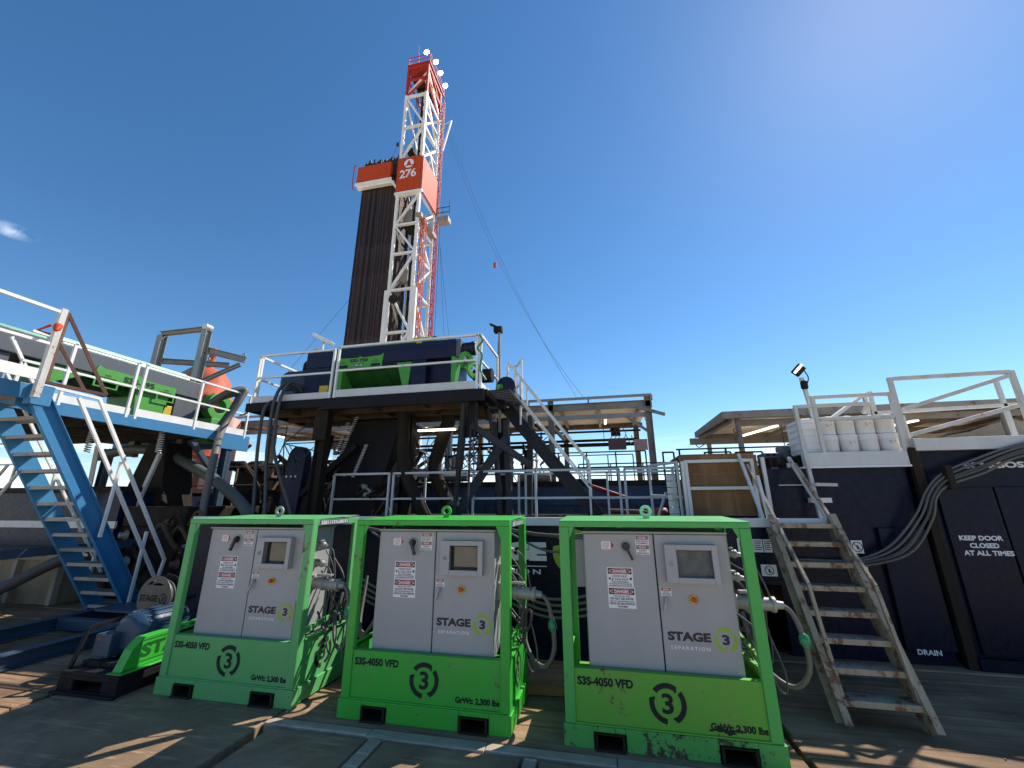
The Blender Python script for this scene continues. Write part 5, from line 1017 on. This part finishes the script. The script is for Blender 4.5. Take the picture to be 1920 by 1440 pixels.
# rusty ladder
t=thing('access_ladder','rusty worn white steel ladder stair with handrails at right','ladder stair',(2.15,4.5,0))
la=Vector((0,5.42,1.62)); lb_=Vector((0,4.50,.0))
M['ladder']=mat('rusty_peeling_paint',(.40,.33,.235),.7,dirt=1.0,dcol=(.25,.15,.08),rust=.55,rcol=(.19,.09,.05),scale=2.5,bump=.4)
for x,s in ((1.86,-1),(2.44,1)):
    b=MB(); a=Vector((x,la.y,la.z)); c=Vector((x,lb_.y,lb_.z)); d=(c-a).normalized(); u=Vector((0,-d.z,d.y)); u=u if u.y<0 else -u
    b.beam(a,c+d*.0,.010,.19,u)
    for q in (-1,1): b.beam(a+u*(q*.09)+Vector((s*.026,0,0)),c+u*(q*.09)+Vector((s*.026,0,0)),.052,.009,u)
    b.build('stringer','ladder',t,bevel=.003)
for i,z in enumerate([.19,.39,.59,.79,.99,1.19,1.38,1.56]):
    f=(1.62-z)/1.62; p=la.lerp(lb_,f); b=MB(); b.box(1.866,2.434,p.y-.08,p.y+.09,z-.006,z); b.box(1.866,2.434,p.y-.085,p.y-.0802,z-.045,z+.001); b.build('tread','ladder',t)
for x,s in ((1.88,-1),(2.44,1)):
    b=MB(); p=[(x,5.95,2.26),(x,4.80,1.03),(x+.0,4.56,.20)]
    b.beam(p[0],p[1],.03,.035); b.beam(p[1],p[2],.03,.035); b.beam((x,5.38,1.62),(x,5.15,1.0),.028,.028); b.beam((x,5.44,1.72),(x,5.08,1.02),.028,.028); b.build('handrail','ladder',t,bevel=.003)
frame('rail_frame','white upright rail posts at the top of the rusty ladder, left pair',[((1.80,5.46,1.6),(1.80,5.98,2.40)),((1.86,5.46,1.6),(1.86,5.6,2.1))],m='lightgrey',w=.035)
# plywood crate
t=thing('plywood_screen','plywood sheets in a white steel frame standing on the walkway','plywood screen',(1.55,6,1.6))
MB().box(1.10,1.96,6.03,6.045,1.62,2.35).build('plywood_sheet','plywood',t); MB().box(1.98,2.02,6.0,6.9,1.62,2.40).build('plywood_sheet','plywood',t); MB().box(1.07,2.0,6.02,6.9,2.405,2.425).build('plywood_top','plywood',t); MB().box(1.05,1.098,6.0,6.05,1.62,2.40).build('plywood_edge','plywood',t); MB().box(1.08,1.98,6.001,6.0445,2.352,2.404).build('plywood_strip','plywood',t)
b=MB(); y=5.985
for a,c in (((1.125,y,1.6),(1.125,y,2.345)),((1.945,y,1.6),(1.945,y,2.345)),((1.1475,y,2.325),(1.9225,y,2.325)),((1.1475,y,1.97),(1.9225,y,1.97)),((1.08,6.0,1.6),(1.08,5.98,2.33))): b.beam(a,c,.042,.042)
b.build('frame','lightgrey',t,bevel=.003)
MB().beam((2.05,5.9,1.6),(2.05,5.9,2.35),.04,.04).build('post','lightgrey',t)
b=MB()
for xx in (1.36,1.66): b.box(xx,xx+.006,6.027,6.0295,1.62,2.32)
b.box(1.12,1.94,6.027,6.0295,2.155,2.16); b.build('batten_line','tanpaint',t)
b=MB()
for j in range(7): b.box(.90,1.03,6.3,6.33,1.55+j*.09,1.63+j*.09)
tag(b.build('louvre_panel','white'),'narrow white slatted panel left of the plywood screen','louvre')
frame('rail_frame','white corner railing meeting the plywood screen on its left',[((1.03,6.1,1.5),(1.03,6.1,2.35)),((1.02,6.12,2.33),(.75,7.0,2.36)),((1.02,6.12,1.86),(.75,7.0,1.9)),((.75,7.0,1.4),(.75,7.0,2.38)),((.8,7.2,1.45),(1.03,7.4,1.95))],m='lightgrey',w=.035)
# right canopy
t=thing('rear_canopy','weathered flat canopy roof with cream underside behind the navy containers','canopy',(6,9,0))
MB().box(2.60,13,9.08,11.6,3.52,3.545).build('roof','roofpanel',t)
b=MB(); b.box(2.52,13,9.0,9.0798,3.45,3.60); b.box(2.52,2.5998,9.0802,11.7,3.45,3.60); b.box(2.6,13,11.6002,11.68,3.38,3.56); b.build('fascia','brownsteel',t,bevel=.005)
b=MB(); b.beam((2.9,9.35,3.40),(13,9.35,3.38),.08,.12); b.beam((2.75,9.3,3.46),(2.62,11.5,3.42),.06,.1); b.beam((2.3,11.3,3.30),(13,11.3,3.22),.08,.16)
for i in range(7): b.beam((4.2+i*1.3,9.4,3.44),(4.2+i*1.3,11.5,3.40),.06,.08)
b.build('purlin','brownsteel',t)
for x,y in ((2.87,9.25),(2.75,11.3),(7.4,9.2)): MB().lathe((x,y,0),Z,[(0,.055),(3.48,.055)],12).build('column','brownsteel',t)
b=MB(); b.ring((2.95,9.7,3.30),NY,.06,.045,.02); b.ring((2.6,10.6,3.3),NY,.05,.04,.02); b.ring((3.95,9.0,3.4),NY,.06,.04,.02); b.tube(curve([(3.7,9.3,3.3),(3.7,9.3,2.9),(3.85,9.3,2.85),(3.92,9.3,3.2)]),.01,5); b.tube(curve([(2.4,11.3,3.3),(2.5,11.3,3.15),(2.75,11.3,3.3)]),.012,5); b.build('cable_loop','rubber',t)
for x in (3.75,6.3): MB().beam((x,9.6,3.36),(x-.35,10.9,3.34),.05,.04).build('lamp_tube','lampon',t)
b=MB(); k=26
vs=[(4.6+9*i/k,9.5+2.0*j/6,3.10+.16*math.sin(i*.9+j)+.05*math.sin(i*2.3)-.18*math.sin(math.pi*j/6)) for j in range(7) for i in range(k+1)]
b.add(vs+[(v[0],v[1],v[2]+.03) for v in vs],[(j*(k+1)+i,j*(k+1)+i+1,(j+1)*(k+1)+i+1,(j+1)*(k+1)+i) for j in range(6) for i in range(k)]+[((j*(k+1)+i)+len(vs),((j+1)*(k+1)+i)+len(vs),((j+1)*(k+1)+i+1)+len(vs),(j*(k+1)+i+1)+len(vs)) for j in range(6) for i in range(k)],True); b.build('sagging_tarp','roofpanel',t)
# far horizon things at right
for i,(x,y,w,h,m_,lb) in enumerate([(0,60,14,2.2,'tanpaint','long tan trailer far away near the horizon'),(24,70,12,2.4,'white','long white trailer far away near the horizon, right')]):
    tag(MB().box(x,x+w,y,y+3,.4,h).build('trailer',m_),lb,'trailer')
# ---------------- drilling mast ----------------
t=thing('drilling_mast','tall white and red lattice drilling mast rising behind the centre platform','drilling mast',(-16.9,31.5,0))
x0,x1,y0,y1=-17.95,-15.65,30,33.4; ZB,ZW,ZT=6,43.8,48.2
for x in (x0,x1):
    for y in (y0,y1):
        MB().beam((x,y,ZB),(x,y,ZW),.26,.26).build('leg','whitemast',t); MB().beam((x,y,ZW+.001),(x,y,ZT),.24,.24).build('leg','redmast',t)
for xx in (x0-.2,x1+.28): MB().beam((xx,y0-.02,ZB),(xx,y0-.02,20.4),.34,.3).build('lower_leg','whitemast',t)
def tri(b,c,u,l,up,dep,w,n):
    """box truss column c along z"""
zs=[8.0,12.6,16.2,20.4,24.2,27.4,30.8,35.2,39.4,43.6]
for i in range(len(zs)-1):
    a,c=zs[i],zs[i+1]; s=i%2
    for yy in (y0,y1):
        p,q=((x0,x1) if s else (x1,x0)); MB().beam((p,yy,a),(q,yy,c),.2,.18).build('brace','whitemast',t); b=MB().beam((x0,yy,c),(x1,yy,c),.24,.2)
        b.build('girt','whitemast',t)
    p,q=((y0,y1) if s else (y1,y0)); MB().beam((x1,p,a),(x1,q,c),.18,.2).build('brace','whitemast',t); MB().beam((x1,y0,c),(x1,y1,c),.16,.18).build('girt','whitemast',t)
    if i>5: MB().beam((x1,q,a),(x1,(y0+y1)/2,(a+c)/2),.14,.14).build('brace','whitemast',t); MB().beam((x1,y0,(a+c)/2),(x1,y1,(a+c)/2),.1,.1).build('girt','whitemast',t)
    MB().beam((x0,p,a),(x0,q,c),.14,.14).build('brace','whitemast',t)
b=MB()
for (a,c) in ((43.8,46),(46,48.1)):
    b.beam((x0,y0,a),(x1,y0,c),.14,.14); b.beam((x1,y1,a),(x1,y0,c),.14,.14); b.beam((x0,y1,a),(x1,y1,c),.14,.14)
    b.beam((x0,y0,c),(x1,y0,c),.2,.2); b.beam((x1,y0,c),(x1,y1,c),.2,.2); b.beam((x0,y0,c),(x0,y1,c),.2,.2)
b.build('crown_bracing','redmast',t); MB().beam((x0+.1,y0+.1,44.2),(x1-.1,y0+.1,46.8),.16,.16).build('crown_brace','whitemast',t); MB().beam((x1,y0+.1,46.9),(x1,y1,44.2),.16,.16).build('crown_brace','whitemast',t)
b=MB(); b.box(x0-.1,x1+.1,y0-.15,y1+.3,47.45,47.9); b.box(x0-.05,x1+.25,y0-.2,y1+.6,47.95,48.1); b.build('crown_block','redmast',t)
b=MB(); 
for y in (30.6,31.6,32.6): b.lathe((-17.4,y,46.3),X,[(0,.55),(1.3,.55)],18)
b.build('sheaves','grime',t)
b=MB(); 
for z in (48.7,49.2):
    for a,c in (((x0,y0-.1),(x1+.2,y0-.1)),((x1+.2,y0-.1),(x1+.2,y1+.5)),((x0,y0-.1),(x0,y1))): b.beam((*a,z),(*c,z),.06,.06)
for q in ((x0,y0-.1),(x1+.2,y0-.1),(x1+.2,31.8),(x1+.2,y1+.5),(-16.8,y0-.1)): b.beam((*q,48.2),(*q,49.2),.06,.06)
b.beam((-16.9,y0,49.2),(-17.0,y0,51.2),.03,.03); b.build('crown_railing','redmast',t)
for i,p in enumerate([(-15.95,30.0,49.55),(-15.35,31.2,49.6),(-15.3,32.4,49.5),(-15.2,33.7,49.2)]):
    MB().lathe(p,(.1,-1,-.25),[(0,.05),(.03,.24),(.10,.29),(.14,.24)],16).build('crown_light','lamphot',t)
b=MB(); b.box(x0-.12,x1+.1,y0-.30,y0-.16,31.0,35.15); b.box(x1+.16,x1+.3,y0-.2,y1+.1,31.0,35.15)
wd=b.build('wind_wall','orange',t)
b=MB().use('signwhite'); b.text('276',(-17.75,y0-.31,32.6),X,Z,1.75,1.05,.03); 
b.lathe((-16.85,y0-.305,34.35),NY,[(0,.52),(.012,.52)],28); b.use('orange').poly([(-17.3,y0-.325,34.05),(-16.4,y0-.325,34.05),(-16.4,y0-.325,34.13),(-17.3,y0-.325,34.13)]); b.poly([(-17.12,y0-.325,34.13),(-16.58,y0-.325,34.13),(-16.80,y0-.325,34.72),(-16.90,y0-.325,34.72)])
b.build('white_number',None,wd)
b=MB()
for x in (-17.4,-16.9,-16.2): b.box(x-.015,x+.015,y0-.315,y0-.301,31.0,35.1)
b.build('panel_seams','redmast',wd)
b=MB(); b.box(x0-.2,x1+.4,y0-.35,y0-.1,30.75,30.99); b.build('wall_sill','whitemast',t); b=MB(); b.box(x1-.1,x1+.5,y0-.3,y1,27.9,28.3); b.build('service_platform','brownsteel',t); b=MB(); b.build('service_step','brownsteel',t) if b.v else None; MB().box(x1+.9,x1+2.1,y0+2.4,y0+3.2,29.2,29.75).build('service_platform','brownsteel',t)
b=MB()
for z in (30.0,30.6): b.beam((x1+.95,y0+2.2,z),(x1+2.3,y0+2.2,z),.05,.05)
for x in (x1+.95,x1+1.6,x1+2.3): b.beam((x,y0+2.2,29.8),(x,y0+2.2,31.3 if x>x1+2 else 30.6),.05,.05)
b.build('platform_rail','grime',t)
def lattice(xc,yc,z0,z1,w,m,nm,step=.75):
    b=MB()
    for dx,dy in ((-w,-w),(w,-w),(w,w),(-w,w)): b.beam((xc+dx,yc+dy,z0),(xc+dx,yc+dy,z1),.07,.07)
    z=z0; i=0
    while z<z1-step:
        for a,c in (((-w,-w),(w,-w)),((w,-w),(w,w)),((-w,w),(-w,-w))):
            if i%2: a,c=c,a
            b.beam((xc+a[0],yc+a[1],z),(xc+c[0],yc+c[1],z+step),.055,.055)
        z+=step; i+=1
    return b.build(nm,m,t)
lattice(-15.25,30.6,8,28.4,.20,'coral','service_ladder'); lattice(-15.42,33.75,8,47.0,.17,'redmast','ladder_tower'); lattice(-16.7,31.5,8,46,.18,'whitemast','guide_track',1.2)
b=MB(); b.beam((-15.1,33.6,39.5),(-14.2,33.6,43.6),.16,.16); b.beam((-15.1,33.6,43.2),(-14.2,33.6,43.6),.04,.04); b.build('jib_arm','whitemast',t)
b=MB()
for x in (-17.3,-17.1,-16.6,-16.35): b.tube([(x,31.0,8),(x,31.0,46.8)],.03,5)
b.tube([(-16.25,30.5,8),(-16.3,30.5,44)],.15,8); b.tube([(-17.6,31.8,8),(-17.6,31.8,30)],.2,8); b.build('hoist_lines','dark',t)
b=MB(); b.box(-17.5,-16.2,30.6,31.6,28.2,29.6); b.build('travelling_block','brownsteel',t); MB().lathe((-16.9,30.5,27.6),Y,[(0,.45),(.9,.45)],14).build('sheave','grime',t); MB().box(-17.3,-16.5,30.5,31.3,21.6,22.6).build('top_drive','brownsteel',t); MB().lathe((-17.2,30.3,36.6),Y,[(0,.4),(.9,.4)],12).build('sheave','grime',t)
b=MB(); b.lathe((-17.35,29.85,19.4),NY,[(0,.45),(.1,.45)],16); b.lathe((-16.6,29.85,19.4),NY,[(0,.3),(.1,.3)],16); b.build('pulley','grime',t)
MB().box(-17.5,-17.1,30.2,30.5,36.8,37.4).build('clamp','yellow',t)
# racking board
t=thing('racking_board','orange racking board holding the drill pipe stands beside the mast','racking board',(-20.5,30,32.4))
b=MB(); b.box(-22.45,-18.75,29.55,29.68,32.75,34.85); b.box(-22.45,-22.32,29.6802,33.2,32.75,34.85); b.box(-18.88,-18.75,29.6802,33.2,32.75,34.85); b.build('wind_wall','orange',t)
b=MB(); b.box(-22.5,-18.5,29.4,29.54,32.45,32.74); b.box(-22.3,-18.3,29.54,29.9,32.2,32.44); b.beam((-18.7,29.5,32.6),(-17.9,29.9,31.5),.16,.2); b.build('edge_beam','whitemast',t)
b=MB(); b.tube([(-22.65,29.5,32.0),(-22.85,29.5,32.7),(-22.85,29.5,35.1),(-22.5,29.5,35.1)],.05,6); b.build('rail','redmast',t); MB().box(-19.9,-19.2,29.50,29.54,33.4,34.3).build('hatch','orange',t)
b=MB(); b.beam((-18.8,30,34.9),(-17.9,30.2,34.2),.1,.1); b.beam((-18.8,29.8,33.4),(-18.1,30,33.4),.1,.1); b.build('walkway_brace','dark',t)
# drill pipe stands
random.seed(5)
first=None; n=0
for r in range(3):
    cols=34 if r<2 else 20
    for c in range(cols):
        x=-21.98+c*(3.68/33)+ (0.03 if r%2 else 0); y=30.05+r*.16; top=35.5+(.35 if (c//4)%3 else 0); dz=0
        lb='brown drill pipe stand in the racked bundle, row %s'%['facing the camera','just behind the front one','third back from the camera'][r]
        b=MB(); rr=.052
        zz=[6,11.9,12.0,12.35,12.45,15.3,15.35,15.8,15.9,21.8,21.9,22.3,22.4,24.9,25.0,25.4,25.5,top-.6,top-.5,top]; rad_=[rr,rr,rr*1.25,rr*1.25,rr,rr,rr*1.25,rr*1.25,rr,rr,rr*1.2,rr*1.2,rr,rr,rr*1.25,rr*1.25,rr,rr,rr*1.2,rr*1.2]
        if r==0 or first is None or True:
            if n<6:
                b.lathe((0,0,0),Z,list(zip(zz,rad_)),8); o=b.build('drill_pipe',['pipe','pipe2','pipe3','pipe4','pipe2','pipe3'][n]); protos=globals().setdefault('protos',[]); protos.append(o)
            else:
                o=protos[random.choice([0,1,2,3,4,5,1,4,2,0,1])].copy(); C.objects.link(o)
            o.location=(x,y,random.uniform(-.15,.25)); o['label']=lb; o['category']='drill pipe'; o['group']=['drill pipe stands racked in the front row','drill pipe stands racked in the second row','drill pipe stands racked in the third row'][r]; n+=1
# casing block behind the bundle so no sky leaks
for k in range(24):
    o=protos[k%4].copy(); C.objects.link(o); o.location=(-18.28+.0*k,30.2+k*.13,random.uniform(-.1,.3)); o['label']='brown drill pipe stand on the side of the bundle facing the mast'; o['category']='drill pipe'; o['group']='drill pipe stands along the mast side of the bundle'
# guy wires
def wire(a,c,lb,r=.018,sag=0):
    a=Vector(a);c=Vector(c); pts=[a.lerp(c,i/12)-Vector((0,0,sag*4*(i/12)*(1-i/12))) for i in range(13)]
    return tag(MB().tube(pts,r*.75,5).build('guy_wire','void'),lb,'wire','thin wires from the mast')
wire((-14.3,33,42),(-1.5,29.8,9.4),'long thin wire sweeping from the mast down to the shaker roof, upper one',sag=2.2)
wire((-14.3,33,41),(-.9,29.8,9.2),'long thin wire sweeping from the mast down to the shaker roof, lower one',sag=3.0)
wire((-15,33.8,30),(-14.8,33.5,10),'vertical thin wire close to the right side of the mast',r=.022)
wire((-14.9,33.8,27.5),(-13.2,33.5,10),'thin wire slightly spread from the mast side, middle one')
wire((-14.9,33.8,27.5),(-12.4,33.5,10),'thin wire spread farthest from the mast side')
wire((-15.6,33.8,24),(-16.0,33.5,10),'thin wire spread left under the mast side platform')
wire((-17.95,29.9,38.5),(-19.2,30,35.2),'thin wire from the mast to the racking board')
wire((-22.0,30,20),(-26,28,12),'thin wire slanting down left from the drill pipe bundle')
tag(MB().box(-8.46,-8.2,31.25,31.45,22.3,22.85).build('wire_marker','orange',bevel=.05),'orange marker hanging on the long thin wire','wire marker')
tag(MB().lathe((-18.45,29.95,37.1),Z,[(0,.05),(.1,.16),(.4,.12),(.5,.03)],8).build('wire_weight','black'),'small black weight on the wire left of the mast','wire weight')
